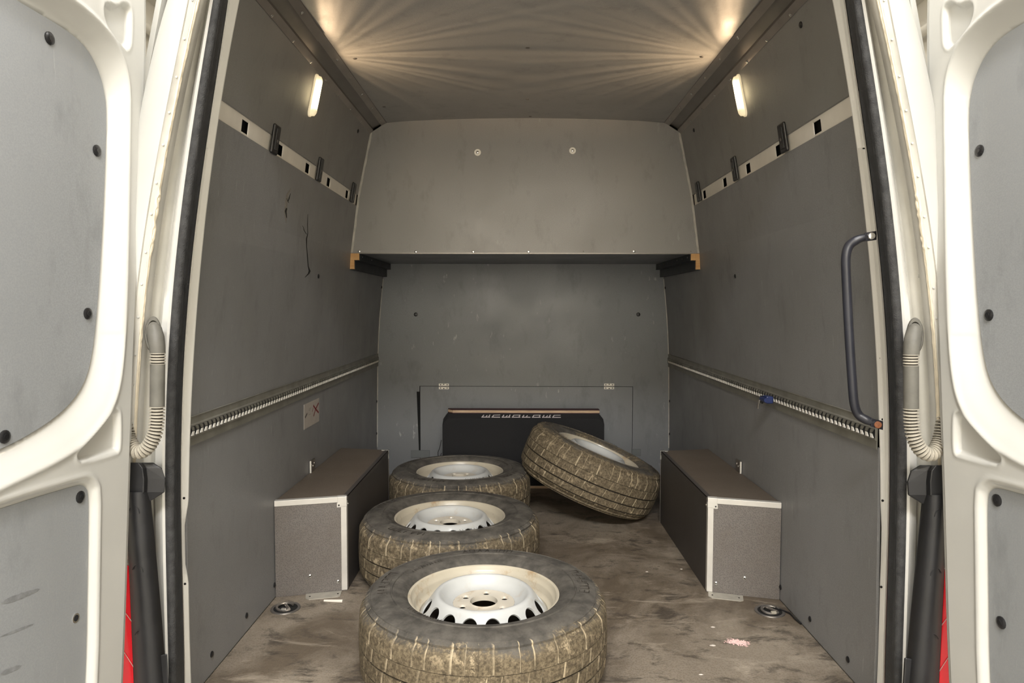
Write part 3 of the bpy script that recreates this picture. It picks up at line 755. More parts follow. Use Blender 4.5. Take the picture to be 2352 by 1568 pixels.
def sdf(P, X, Z):
    P = np.array(P); d = np.full(X.shape, 1e9); ins = np.zeros(X.shape, bool)
    for i in range(len(P)):
        a, b_ = P[i], P[(i+1) % len(P)]; e = b_-a; wx_, wz_ = X-a[0], Z-a[1]
        t = np.clip((wx_*e[0]+wz_*e[1])/(e@e+1e-12), 0, 1); d = np.minimum(d, np.hypot(wx_-t*e[0], wz_-t*e[1]))
        c1 = (a[1] <= Z) & (b_[1] > Z) | (b_[1] <= Z) & (a[1] > Z)
        with np.errstate(divide='ignore', invalid='ignore'): xx = a[0]+(Z-a[1])*(b_[0]-a[0])/(b_[1]-a[1])
        ins ^= c1 & (X < xx)
    return np.where(ins, -d, d)
def sst(t): t = np.clip(t, 0, 1); return t*t*(3-2*t)
zz = np.arange(-.14, 1.88, .0042)
tt = np.concatenate([np.arange(0, .30, .0024), np.arange(.30, .42, .006), np.arange(.42, .80, .02), [.80]])
ZG, TG = np.meshgrid(zz, tt, indexing='ij'); UG = uedge(ZG)+TG
C0S = smooth_curve(C0); d0, d1 = sdf(C0S, UG, ZG), sdf(smooth_curve(C1, sg=.022), UG, ZG)
H = np.zeros(UG.shape)
w_ = np.clip(d0, 0, None)/(np.clip(d0, 0, None)+np.clip(-d1, 0, None)+1e-9)
band = np.where(d1 < 0, 1, 0)
H += np.where(d1 < 0, -.034*(1-sst(w_*.95)), 0)
H = np.where(d0 < .0, -.042, H)
za_, zb_ = door_uz(285, 222)[1], door_uz(240, 770)[1]
H += np.where((d1 < 0) & (d0 > 0), .0016*sst((za_-ZG)/.006)*sst((ZG-zb_)/.006)*sst((w_-.1)/.2)*sst((.95-w_)/.1), 0)
H += .0045*np.exp(-((d1)/.006)**2)        # pressed bead round the bay
for P_, dep in ((T1, .011), (T2, .011)):
    d_ = sdf(smooth_poly(P_, 1), UG, ZG); H -= dep*sst(-d_/.006+.5); H += .0015*np.exp(-((d_-.006)/.004)**2)
dl = sdf(smooth_poly(LW, 1), UG, ZG); H -= .012*sst(.5-(dl-.006)/.010); H += .002*np.exp(-((dl-.016)/.004)**2)
H -= .009*sst((.024-TG)/.004)             # hinge side rebate
H -= .012*sst((.006-TG)/.006)
H += .003*sst((TG-.79)/.01)
for s_ in (-1, 1):
    sd = 'left' if s_ < 0 else 'right'
    dr = empty('door_%d' % (1 if s_ < 0 else 2), (HN[0]*(1 if s_ < 0 else -1), HN[1], 0), kind='structure')
    P3 = HN[None, None, :]+DD[None, None, :]*UG[..., None]+DN[None, None, :]*H[..., None]
    P3 = P3.copy(); P3[..., 2] = ZG; P3[..., 0] *= (1 if s_ < 0 else -1)
    nz_, nt_ = UG.shape
    me = bpy.data.meshes.new('door_skin')
    V = P3.reshape(-1, 3)-np.array(ORG[dr])
    I = np.arange(nz_*nt_).reshape(nz_, nt_)
    F = np.stack([I[:-1, :-1], I[:-1, 1:], I[1:, 1:], I[1:, :-1]], -1).reshape(-1, 4)
    if s_ > 0: F = F[:, ::-1]
    me.from_pydata(V.tolist(), [], F.tolist()); me.update(); me.polygons.foreach_set('use_smooth', [True]*len(me.polygons))
    me.materials.append(M['white']); o = bpy.data.objects.new('door_skin', me); link(o, dr); o.cycles.shadow_terminator_geometry_offset = .2; o.cycles.shadow_terminator_offset = .1; ORG[o] = ORG[dr]
    mb = MB(); rows = []
    for z in np.linspace(-.14, 1.875, 40):
        u0 = float(uedge(z)); rows.append([door_pt(u0, z, -.021, s_), door_pt(u0+.002, z, -.035, s_), door_pt(u0+.02, z, -.08, s_), door_pt(u0+.3, z, -.090, s_), door_pt(u0+.8, z, -.085, s_), door_pt(u0+.8, z, .0, s_)])
    mb.loft(rows); mb.build('outer_skin', M['white'], dr, smooth=True)
    for P_, h0, nm in ((C0, -.030, 'upper'), (LW, -.0105, 'lower')):
        Q = [tuple(q) for q in C0S] if nm == 'upper' else smooth_poly(P_, 2)
        n = len(Q)
        bm = bmesh.new(); cu = sum(q[0] for q in Q)/n; cz = sum(q[1] for q in Q)/n
        a = [bm.verts.new(Vector(door_pt(cu+(u-cu)*.992, cz+(z-cz)*.994, h0, s_))-ORG[dr]) for u, z in Q]
        b_ = [bm.verts.new(Vector(door_pt(cu+(u-cu)*.992, cz+(z-cz)*.994, h0-.006, s_))-ORG[dr]) for u, z in Q]
        bm.faces.new(a); bm.faces.new(b_[::-1])
        for i in range(n): bm.faces.new((a[i], b_[i], b_[(i+1) % n], a[(i+1) % n]))
        bmesh.ops.recalc_face_normals(bm, faces=bm.faces)
        me = bpy.data.meshes.new('lining_panel'); bm.to_mesh(me); bm.free(); me.materials.append(M['door_panel'])
        lp = bpy.data.objects.new('lining_panel', me); link(lp, dr); ORG[lp] = ORG[dr]
        pp = [(113, 88), (222, 346), (201, 720), (10, 1003)] if nm == 'upper' else [(184, 1141), (174, 1419)]
        for i, (px, py) in enumerate(pp):
            u, z = door_uz(px, py, h0)
            n_ = (DN[0]*(1 if s_ < 0 else -1), DN[1], 0)
            if nm == 'lower' and i == 1 and s_ < 0:
                MB().disc(door_pt(u, z, h0, s_), n_, .009, .0008, 12).build('plug_hole', M['chrome'], lp)
                MB().disc(door_pt(u, z, h0+.0006, s_), n_, .006, .0008, 10).build('plug_hole', M['void'], lp)
                continue
            if nm == 'lower' and i == 1: z += .0
            plug(door_pt(u, z, h0, s_), n_, lp, .0115)
    if s_ < 0:   # rubbed smears on the lower lining
        for (x0, y0, x1, y1, w2) in ((2, 1385, 92, 1352, .010), (0, 1462, 78, 1432, .004), (0, 1548, 50, 1528, .008)):
            ua, za = door_uz(x0, y0, -.0105); ub_, zb = door_uz(x1, y1, -.0105); 
            smm = bpy.data.materials.get('grey_smear') or plain('grey_smear', (.19, .195, .20), .7, var=.25, vscale=90)
            mb = MB(); n = 14; ra = []; rb = []
            for i in range(n+1):
                t = i/n; w3 = w2*(math.sin(math.pi*t)**.6+.02)*(.75+.5*random.random()); u, z = ua+(ub_-ua)*t, za+(zb-za)*t
                ra.append(door_pt(u, z-w3*.5, -.0101, s_)); rb.append(door_pt(u, z+w3*.5, -.0101, s_))
            mb.loft([ra, rb]); mb.build('smear', smm, [c for c in dr.children if c.name.startswith('lining_panel')][-1])

# ------------------------------------------------------------------ lashing rails on both walls
for s_ in (-1, 1):
    sd = 'left' if s_ < 0 else 'right'
    rl = empty('lashing_rail', (s_*.885, 3.0, .665), 'dull aluminium lashing rail with scalloped slot along the %s wall' % sd, 'lashing rail', 'scalloped rails along the walls')
    z0, z1, zc = .668, .746, .700
    def X(off): return s_*(.8865-off)
    mb = MB()
    zc = .710; pf = [(0, z0), (.003, z0+.001), (.003, zc-.020), (.007, zc-.017), (.007, zc+.013), (.003, zc+.016), (.003, z1-.004), (.0055, z1-.001), (0, z1)]
    mb.loft([[(X(o_), y, z) for o_, z in pf] for y in (Y0, YP)], True)
    n = len(pf); mb.f.append(tuple(range(n))); mb.mi.append(0)
    mb.build('extrusion', M['alu_dull'], rl)
    MB().box((min(X(.0069), X(.0074)), Y0, zc-.013), (max(X(.0069), X(.0074)), YP-.02, zc+.010)).build('slot', M['void'], rl)
    for sg, mt, nm in ((-1, M['teeth'], 'lower_scallops'), (1, M['alu_dull'], 'upper_scallops')):  # lower row bright, upper dull: the highlight is put into their colour
        mb = MB()
        for y in np.arange(Y0+.012, YP-.03, .0254):
            zb = zc-.0015+sg*.011; zt = zc-.0015+sg*.001
            mb.hexa([(X(.011), y-.008, zb), (X(.011), y+.004, zb), (X(.0095), y+.010, zt), (X(.0095), y+.001, zt)], [(X(.007), y-.008, zb), (X(.007), y+.004, zb), (X(.007), y+.010, zt), (X(.007), y+.001, zt)])
        o = mb.build(nm, mt, rl); o['kind'] = 'stuff'
# blue lashing stud with wire key on the right rail
P = U(1768, 908, X=.87)
st = empty('lashing_stud', (.86, P.y, .70), 'small blue lashing stud with a dangling bright pin on the right rail', 'lashing stud')
MB().box((.848, P.y-.030, .690), (.873, P.y+.012, .716)).build('body', M['blue'], st, bevel=.004)
MB().tube([(.846, P.y+.014, .703), (.846, P.y-.034, .703)], .008, 12).build('collar', M['blue'], st, smooth=True)
MB().tube([(.850, P.y+.022, .712), (.852, P.y+.024, .690), (.850, P.y+.026, .686)], .006, 10).build('loop', M['plug'], st, smooth=True)
MB().tube([(.842, P.y+.020, .698), (.840, P.y+.030, .680), (.842, P.y+.038, .664)], .0032, 8).build('pin', M['chrome'], st, smooth=True)

# black strap clips on the bare rails
names = {-1: ['nearest the doorway', 'middle one', 'by the shelf'], 1: ['nearest the doorway', 'middle one', 'by the shelf']}
for s_, pts in ((-1, ((629, 320), (732, 389), (809, 442))), (1, ((1802, 316), (1690, 387), (1606, 440)))):
    for i, (px, py) in enumerate(pts):
        P = WP(px, py, s_); z = P.z; nn = wnrm(z, s_); up_ = Vector((s_*(wx(z+.05)-wx(z-.05)), 0, .1)).normalized()
        t = empty('rail_clip', (s_*(wx(z)), P.y, z), 'black plastic clip across the white rail of the %s wall, %s' % ('left' if s_ < 0 else 'right', names[s_][i]), 'clip', 'black clips on the white wall rails')
        Mx = Matrix((Vector((0, 1, 0)), up_, nn)).transposed().to_4x4(); Mx.translation = Vector((s_*wx(z), P.y, z))
        mb = MB().box((-.027, -.046, .0), (.027, .046, .010), Mx); mb.build('body', M['plug'], t, bevel=.007)
        mb = MB().box((-.014, -.034, .009), (.014, .034, .0125), Mx); mb.build('ridge', M['plug'], t, bevel=.0015)
        c = Mx @ Vector((0, -.004, .0125)); MB().disc(c, nn, .0055, .002, 12, dome=1).build('screw', M['galv'], t, smooth=True)

# ------------------------------------------------------------------ interior lamps
for s_, px, py in ((-1, 718, 219), (1, 1705, 219)):
    sd = 'left' if s_ < 0 else 'right'
    P = WP(px, py, s_); z = P.z; nn = wnrm(z, s_); up_ = Vector((s_*(wx(z+.05)-wx(z-.05)), 0, .1)).normalized()
    Mx = Matrix((Vector((0, 1, 0)), up_, nn)).transposed().to_4x4(); Mx.translation = Vector((s_*wx(z), P.y, z))
    t = empty('interior_lamp', (s_*wx(z), P.y, z), 'lit warm white oblong lamp high on the %s wall under the roof channel' % sd, 'wall lamp', 'lit interior lamps')
    def stadium(hw, hl, z_, n=9):
        return [Mx @ Vector((hw*math.cos(a), (hl-hw)+hw*math.sin(a), z_)) for a in np.linspace(0, math.pi, n)]+[Mx @ Vector((hw*math.cos(a), -(hl-hw)+hw*math.sin(a), z_)) for a in np.linspace(math.pi, 2*math.pi, n)]
    mb = MB(); rows = [stadium(.017, .076, .0), stadium(.017, .076, .005), stadium(.015, .074, .007)]; mb.loft(rows, True); mb.add(rows[-1], [tuple(range(18))]); mb.build('base', M['lens_dim'], t, smooth=True)
    mb = MB(); rows = [stadium(.0145, .072, .007), stadium(.0135, .070, .018), stadium(.009, .062, .023)]; mb.loft(rows, True); mb.add(rows[-1], [tuple(range(18))]); mb.build('lens', M['lens'], t, smooth=True)
    for i in range(17):
        c = Mx @ Vector((.0150, -.060+i*.0075, .013)); MB().disc(c, Mx.to_3x3() @ Vector((1, 0, .6)), .0020, .0018, 6, dome=1).build('prism_stud', M['lens_dim'], t)
    # the lamp's own light, broken into fans by its ribbed lens
    l = bpy.data.lights.new('lamp_light', 'POINT'); l.energy = 9.5; l.color = (1, .70, .42); l.shadow_soft_size = .012; l.use_nodes = True
    nt = l.node_tree; em = nt.nodes['Emission']; k = NB(nt)
    sp_ = k.n('ShaderNodeSeparateXYZ'); k.l(k.tc.outputs['Normal'], sp_.inputs[0])
    ang = k.math('ARCTAN2', sp_.outputs[1], sp_.outputs[0])
    if s_ > 0: ang = k.math('ARCTAN2', sp_.outputs[1], k.math('MULTIPLY', sp_.outputs[0], -1))
    nz = k.n('ShaderNodeTexNoise', noise_dimensions='1D'); nz.inputs['Scale'].default_value = 11; nz.inputs['Detail'].default_value = 2; k.l(ang, nz.inputs['W'])
    fan = k.ramp(nz.outputs['Fac'], [(.42, .35), (.58, 1.0)])
    fan = k.math('ADD', k.math('MULTIPLY', fan, k.ramp(sp_.outputs[2], [(.08, 0), (.14, 1)])), k.math('MULTIPLY', k.ramp(sp_.outputs[2], [(.08, 1), (.14, 0)]), .62))
    nxs = k.math('MULTIPLY', sp_.outputs[0], float(-s_))
    msk = k.math('SUBTRACT', k.math('MULTIPLY', nxs, 2.3), sp_.outputs[2])
    msk = k.ramp(msk, [(0, .03), (.35, 1)]); fan = k.math('MULTIPLY', fan, msk)
    rxy = k.math('SQRT', k.math('ADD', k.math('MULTIPLY', sp_.outputs[0], sp_.outputs[0]), k.math('MULTIPLY', sp_.outputs[1], sp_.outputs[1])))
    fan = k.math('MULTIPLY', fan, k.ramp(k.math('DIVIDE', nxs, rxy), [(.1, .12), (.85, 1)]))
    fan = k.math('MULTIPLY', fan, k.ramp(sp_.outputs[2], [(0, .24), (.12, 1), (.30, .62), (.55, .26), (.8, .12)]))
    cz = k.ramp(sp_.outputs[2], [(0, 1), (.25, 1)])   # only towards the roof are the fans seen
    k.l(k.math('MULTIPLY', fan, 1.7), em.inputs['Strength'])
    lo = bpy.data.objects.new('lamp_light', l); COL.objects.link(lo); lo.location = Mx @ Vector((-.004, .050, .045))

# ------------------------------------------------------------------ wheel arch boxes
BX, BZ, BY1, BYo, BY2 = .6526, .345, 2.484, 2.419, 3.306
for s_ in (-1, 1):
    sd = 'left' if s_ < 0 else 'right'
    t = empty('wheel_arch_box', (s_*.77, 2.45, 0), 'brown-grey plywood wheel arch box with pale metal edging against the %s wall' % sd, 'wheel arch box', 'wheel arch boxes')
    xi, xo = s_*BX, s_*.892
    th = .012
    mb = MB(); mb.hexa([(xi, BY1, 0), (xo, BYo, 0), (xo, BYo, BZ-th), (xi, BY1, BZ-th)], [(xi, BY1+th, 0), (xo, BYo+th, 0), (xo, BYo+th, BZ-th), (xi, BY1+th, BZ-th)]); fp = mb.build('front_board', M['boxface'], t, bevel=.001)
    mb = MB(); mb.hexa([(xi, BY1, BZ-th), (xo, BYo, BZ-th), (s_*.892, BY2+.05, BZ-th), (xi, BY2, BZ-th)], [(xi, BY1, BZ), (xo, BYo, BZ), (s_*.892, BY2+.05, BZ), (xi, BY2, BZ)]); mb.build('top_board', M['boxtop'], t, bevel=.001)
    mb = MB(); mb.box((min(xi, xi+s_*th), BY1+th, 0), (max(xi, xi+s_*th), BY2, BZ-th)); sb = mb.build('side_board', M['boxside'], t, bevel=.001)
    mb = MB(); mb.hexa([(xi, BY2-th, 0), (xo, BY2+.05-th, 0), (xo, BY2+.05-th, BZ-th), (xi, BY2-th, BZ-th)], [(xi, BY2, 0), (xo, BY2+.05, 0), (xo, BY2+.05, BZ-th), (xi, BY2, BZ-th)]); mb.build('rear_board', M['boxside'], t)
    # metal edging (front top, front inner upright), corner cap, dark steel angle along the top edge
    d = (Vector((xo, BYo, 0))-Vector((xi, BY1, 0))).normalized(); pn = Vector((d.y, -d.x, 0)) if s_ < 0 else Vector((-d.y, d.x, 0))
    if pn.y > 0: pn = -pn
    def fpt(u, z, o_=0): P = Vector((xi, BY1, 0))+d*u+pn*o_; return (P.x, P.y, z)
    Lf = (Vector((xo, BYo, 0))-Vector((xi, BY1, 0))).length
    mb = MB(); mb.hexa([fpt(.0, BZ-.018, .002), fpt(Lf, BZ-.018, .002), fpt(Lf, BZ+.0015, .002), fpt(.0, BZ+.0015, .002)], [fpt(.0, BZ-.018, -.001), fpt(Lf, BZ-.018, -.001), fpt(Lf, BZ+.0015, -.02), fpt(.0, BZ+.0015, -.02)]); mb.build('top_edging', M['alu_paint'], t, bevel=.0008)
    mb = MB(); mb.hexa([fpt(0, .004, .0025), fpt(.020, .004, .0025), fpt(.020, BZ-.015, .0025), fpt(0, BZ-.015, .0025)], [(xi-s_*.0, BY1+.018, .004), fpt(.020, .004, -.001), fpt(.020, BZ-.015, -.001), (xi, BY1+.018, BZ-.015)]); mb.build('upright_edging', M['alu_paint'], t, bevel=.0008)
    mb = MB(); mb.hexa([fpt(-.001, BZ-.034, .0035), fpt(.032, BZ-.034, .0035), fpt(.032, BZ+.0025, .0035), fpt(-.001, BZ+.0025, .0035)], [fpt(-.001, BZ-.034, .0), fpt(.032, BZ-.034, .0), fpt(.032, BZ+.0025, -.02), fpt(-.001, BZ+.0025, -.02)])
    cc = mb.build('corner_cap', M['alu_paint'], t, bevel=.001)
    mb = MB(); mb.hexa([fpt(.020, BZ-.036, .003), fpt(.034, BZ-.036, .003), fpt(.034, BZ-.020, .003), fpt(.020, BZ-.020, .003)], [fpt(.020, BZ-.036, 0), fpt(.034, BZ-.036, 0), fpt(.034, BZ-.020, 0), fpt(.020, BZ-.020, 0)]); mb.build('corner_lug', M['alu_paint'], cc)
    MB().disc(fpt(.027, BZ-.028, .003), pn, .003, .001, 8).build('lug_hole', M['void'], cc)
    mb = MB(); mb.box((min(xi-s_*.002, xi+s_*.016), BY1+.012, BZ-.0005), (max(xi-s_*.002, xi+s_*.016), BY2, BZ+.0015)); mb.box((min(xi-s_*.002, xi), BY1+.012, BZ-.018), (max(xi-s_*.002, xi), BY2, BZ+.0015)); mb.build('side_edging', M['boxside'], t)
    mb = MB(); mb.box((min(xi-s_*.003, xi+s_*.03), BY2-.012, BZ-.002), (max(xi-s_*.003, xi+s_*.03), BY2+.002, BZ+.003)); mb.box((min(xi-s_*.004, xi+s_*.004), BY2-.008, BZ-.04), (max(xi-s_*.004, xi+s_*.004), BY2+.002, BZ+.002)); mb.build('rear_corner_cap', M['alu'], t)
    mb = MB(); mb.box((min(xi-s_*.002, xi+s_*.003), BY2-.004, 0), (max(xi-s_*.002, xi+s_*.003), BY2+.002, BZ-.04)); mb.build('rear_upright_edging', M['galv_light'], t)
    for u, z in ((.130, .066), (.032, .036)):
        MB().disc(fpt(u, z, 0), pn, .0062, .0025, 12, dome=1).build('screw', M['chrome'], fp, smooth=True)
        MB().disc(fpt(u, z, .0025), pn, .0022, .0006, 8).build('screw_recess', M['void'], fp)
    MB().disc((xi, BY1+.022, BZ-.03), (-s_, 0, 0), .005, .0025, 10, dome=1).build('screw', M['chrome'], sb, smooth=True)
    if s_ > 0:
        mb = MB()
    # flat metal foot plate on the floor in front
    a0, a1 = (.02, .145) if s_ < 0 else (.006, .125)
    mb = MB(); outl = [(a0, .004), (a0+.006, .048), (a0+.014, .054), (a1-.012, .054), (a1, .040), (a1, .002)] if s_ < 0 else [(a0, .002), (a0, .040), (a0+.012, .054), (a1-.01, .054), (a1, .046), (a1, .004)]
    n = len(outl); mb.add([fpt(u, .0005, o_) for u, o_ in outl]+[fpt(u, .0035, o_) for u, o_ in outl], [tuple(range(n)), tuple(range(2*n-1, n-1, -1))]+[(i, (i+1) % n, n+(i+1) % n, n+i) for i in range(n)])
    ft = mb.build('foot_plate', plain('grey_zinc_plate_'+sd, (.40, .375, .32), .5, .2, var=.15, vscale=30), t)
    for u in (a0+.014, a1-.014): MB().disc(fpt(u, .0035, .030), (0, 0, 1), .0035, .0006, 8).build('plate_hole', M['void'], ft)
    # small perforated angle bracket on top board at the wall
    P = WP(717 if s_ < 0 else 1697, 1078, s_); py_ = P.y
    mb = MB(); mb.box((min(s_*.887, s_*.890), py_-.04, BZ+.001), (max(s_*.887, s_*.890), py_+.02, BZ+.05)); br = mb.build('angle_bracket', M['galv_light'], t)
    for i, (dy, dz) in enumerate(((-.03, .032), (-.01, .024), (.008, .032))): MB().disc((s_*.887, py_+dy, BZ+dz), (-s_, 0, 0), .0035, .001, 8).build('bracket_hole', M['teeth'], br)
    MB().box((min(s_*.884, s_*.890), py_-.045, BZ+.001), (max(s_*.884, s_*.890), py_-.040, BZ+.05)).build('bracket_edge', M['teeth'], br)

# ------------------------------------------------------------------ sticker on the left wall
Z_ = lambda px, py: WP(px, py, -1)
Q = [Z_(699, 928), Z_(733, 914), Z_(732, 967), Z_(697, 987)]
ya, yb = (Q[0].y+Q[3].y)/2, (Q[1].y+Q[2].y)/2; zt, zb = (Q[0].z+Q[1].z)/2, (Q[2].z+Q[3].z)/2
def sx_(z, o_): return -(wx(z)-o_)
t = empty('wall_sticker', (sx_(zb, 0), (ya+yb)/2, zb), 'pale square paper sticker with a red cross on the left wall', 'sticker')
MB().hexa([(sx_(zb, .0012), ya, zb), (sx_(zb, .0012), yb, zb), (sx_(zt, .0012), yb, zt), (sx_(zt, .0012), ya, zt)], [(sx_(zb, .0), ya, zb), (sx_(zb, .0), yb, zb), (sx_(zt, .0), yb, zt), (sx_(zt, .0), ya, zt)]).build('paper', M['paper'], t)
def stroke(pts, w_, mat, nm):
    mb = MB(); a = []; b_ = []
    pts = [(ya+(yb-ya)*u, zb+(zt-zb)*v) for u, v in pts]
    for i, (y, z) in enumerate(pts):
        p0, p1 = pts[max(i-1, 0)], pts[min(i+1, len(pts)-1)]; dy, dz = p1[0]-p0[0], p1[1]-p0[1]; L = math.hypot(dy, dz); ny, nz_ = -dz/L*w_, dy/L*w_
        a.append((sx_(z+nz_, .0018), y+ny, z+nz_)); b_.append((sx_(z-nz_, .0018), y-ny, z-nz_))
    mb.loft([a, b_]); return mb.build(nm, mat, t)
stroke([(.58, .80), (.74, .60), (.95, .38)], .0042, M['redink'], 'red_cross'); stroke([(.95, .80), (.74, .60), (.60, .34)], .0040, M['redink'], 'red_cross')
stroke([(.58, .70), (.50, .56)], .002, M['redink'], 'pen_mark'); stroke([(.05, .46), (.18, .60)], .004, M['darkink'], 'pen_mark')
for u, v, w2 in ((.3, .74, .14), (.28, .68, .1), (.28, .5, .12)): stroke([(u, v), (u+w2, v+.01)], .0012, plain('faint_print', (.30, .28, .24), .7), 'faint_print')

# ------------------------------------------------------------------ right grab handle
hp = [(2006, 541, 1.63), (1985, 545, 1.63), (1966, 552, 1.635), (1950, 565, 1.64), (1943, 590, 1.64), (1944, 640, 1.64), (1950, 760, 1.64), (1957, 870, 1.64), (1962, 925, 1.64), (1972, 952, 1.64), (1990, 964, 1.63), (2012, 972, 1.625), (2026, 977, 1.62)]
hv = [U(x, y, Y=Y) for x, y, Y in hp]
t = empty('grab_handle', hv[-1], 'tall blue-black tubular grab handle bolted to the right door pillar', 'grab handle')
fine = []
for i in range(1, len(hv)-2):
    a, b_, c_, d_ = hv[i-1], hv[i], hv[i+1], hv[i+2]
    for q in np.linspace(0, 1, 7)[:-1]: fine.append(.5*((2*b_)+(c_-a)*q+(2*a-5*b_+4*c_-d_)*q*q+(-a+3*b_-3*c_+d_)*q**3))
fine.append(hv[-2])
rad = [.0105]*len(fine)
for i in range(6): rad[i] = .0085+.0003*i; rad[-1-i] = .0085+.0003*i
MB().tube(fine, rad, 16).build('tube', M['handle'], t, smooth=True)
for (cx, cy, Y, mt, nm, w2) in ((2004, 542, 1.626, M['chrome'], 'bolt', 1), (2019, 975, 1.618, M['rust'], 'rusty_bolt', -1)):
    P = U(cx, cy, Y=Y); mb = MB(); sl_ = .14 if w2 > 0 else -.30
    mb.hexa([(P.x-.018, P.y, P.z-.010-sl_*.018), (P.x+.012, P.y+.004, P.z-.010+sl_*.012), (P.x+.012, P.y+.004, P.z+.011+sl_*.012), (P.x-.018, P.y, P.z+.010-sl_*.018)],
            [(P.x-.018, P.y+.004, P.z-.010-sl_*.018), (P.x+.012, P.y+.010, P.z-.010+sl_*.012), (P.x+.012, P.y+.010, P.z+.011+sl_*.012), (P.x-.018, P.y+.004, P.z+.010-sl_*.018)])
    mb.build('end_plate', M['handle'], t, bevel=.001)
    MB().disc((P.x-.003, P.y-.0005, P.z), (-.25, -1, 0), .0082, .005, 14, dome=1).build(nm, mt, t, smooth=True)

# ------------------------------------------------------------------ wheels
TW, TR = .240, .349
def make_tyre():
    hw = TW/2
    prof = []   # (r, z, rib index, groove depth flag, mud)
    P = prof.append
    # outer sidewall from bead
    side = [(r_, z_*1.043) for r_, z_ in [(.2125, .092), (.2165, .1000), (.224, .1060), (.236, .1105), (.246, .1135), (.2570, .1143), (.2580, .1172), (.2610, .1176), (.2625, .1146), (.272, .1150), (.284, .1146), (.298, .1128), (.310, .1098), (.3165, .1070), (.3180, .1086), (.3200, .1080), (.3205, .1052), (.3260, .1020), (.3310, .0985)]]
    top = [(r, z, -1 if r < .325 else 0, 0) for r, z in side]
    # tread: from shoulder to mid
    tread = []
    def rr(z): # crown radius with rounded shoulder
        a = abs(z); return TR-.0035*(a/.08)**2 - (.0 if a < .072 else .012*((a-.072)/.022)**2)
    g = [.048, .0, -.048]
    cuts = [(.096, .0765, 'sh'), ]
    segs = []
    # ribs & grooves between +.094 and -.094
    marks = [(.096, .043, 0), (.043, .0412, 'thin'), (.0412, .0035, 1), (.0035, -.0025, 'g'), (-.0025, -.040, 2), (-.040, -.046, 'g'), (-.046, -.075, 3), (-.075, -.080, 'g'), (-.080, -.096, 5)]
    pts = list(top)
    for a, b_, kd in marks:
        if kd == 'g':
            pts += [(rr(a)-.0075, a-.001, -2, 1), (rr(b_)-.0075, b_+.001, -2, 1)]
        elif kd == 'thin':
            pts += [(rr(a)-.004, a-.0008, -2, 1), (rr(b_)-.004, b_+.0008, -2, 1)]
        else:
            n = 7 if kd == 0 else 3
            for i in range(n+1):
                z = a+(b_-a)*i/n; pts.append((rr(z), z, kd, 0))
    pts += [(r, -z, -1, 0) for r, z in reversed(side)]
    pts += [(.2125, -.085, -1, 0), (.2125, .085, -1, 0)]
    NBk = 64; sub = 6; N = NBk*sub
    fr = [0, .07, .075, .5, .93, .935]
    cols = []; V = []
    for (r, z, kd, gr) in pts:
        for b_ in range(NBk):
            for j in range(sub):
                f_ = [0, .055, .075, .35, .65, .98][j]
                off = {0: 0, 1: .45, 2: .1, 3: .6, 4: .3, 5: 0.5}.get(kd, 0)
                jit = .08*math.sin(b_*2.3+kd) if kd >= 0 else 0
                skew = (z*7 if kd in (1, 2, 3) else z*1.2) if kd >= 0 else 0
                a = 2*math.pi*(b_+f_+off+jit+skew*.8)/NBk
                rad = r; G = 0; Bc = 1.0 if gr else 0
                if kd >= 0 and j in (0, 1):
                    rad = r-(.0035 if kd in (0, 5) else .003); G = 1.0
                    if kd not in (0, 5) and b_ % 2: G = .6
                mud = 1.0 if (kd >= 0 or gr) else 0
                if kd == -1: mud = float(np.interp(r, [.305, .331], [.0, .40]))
                if kd in (0, 5): mud = float(np.interp(abs(z), [.06, .094, .105], [.95, .5, .35]))
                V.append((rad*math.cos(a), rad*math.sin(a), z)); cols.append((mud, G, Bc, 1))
    F = []; n = len(pts)
    for i in range(n):
        i2 = (i+1) % n
        for k_ in range(N):
            k2 = (k_+1) % N; F.append((i*N+k_, i2*N+k_, i2*N+k2, i*N+k2))
    me = bpy.data.meshes.new('tyre'); me.from_pydata(V, [], F); me.update()
    ca = me.color_attributes.new('mud', 'FLOAT_COLOR', 'POINT'); ca.data.foreach_set('color', [c for q in cols for c in q])
    me.polygons.foreach_set('use_smooth', [True]*len(me.polygons)); me.set_sharp_from_angle(angle=R(28))
    me.materials.append(M['tyre'])
    bm = bmesh.new(); bm.from_mesh(me); bmesh.ops.recalc_face_normals(bm, faces=bm.faces); bm.to_mesh(me); bm.free()
    return me
ty_me = make_tyre()
def sector_plate(mb, prof2, N, ew, c_t, e_l, nseg=32):
    """surface of revolution between two profile points with N oval windows. prof2: (r0,z0),(r1,z1)"""
    (r0, z0), (r1, z1) = prof2; L = math.hypot(r1-r0, z1-z0)
    for k_ in range(N):
        a0 = 2*math.pi*k_/N; hwA = math.pi/N
        rc = r0+(r1-r0)*c_t
        outer = []; inner = []; mid = []
        for i in range(nseg):
            th = 2*math.pi*i/nseg; cx, cy = math.cos(th), math.sin(th)
            m_ = max(abs(cx), abs(cy)); bx, by = cx/m_, cy/m_
            A = bx*hwA; t = c_t+(by*(1-c_t) if by > 0 else by*c_t); outer.append((A, t))
            inner.append((cx*(ew/2)/rc, c_t+cy*e_l/2/L)); 
        def pt(A, t, dz=0, dr_=0):
            r = r0+(r1-r0)*t+dr_; z = z0+(z1-z0)*t+dz; return (r*math.cos(a0+A), r*math.sin(a0+A), z)
        mid = [(o_[0]*.45+i_[0]*.55, o_[1]*.45+i_[1]*.55) for o_, i_ in zip(outer, inner)]
        rows = [[pt(*q) for q in outer], [pt(*q) for q in mid], [pt(*q) for q in inner], [pt(*q, -.004, -.003) for q in inner]]
        mb.loft(rows, True)
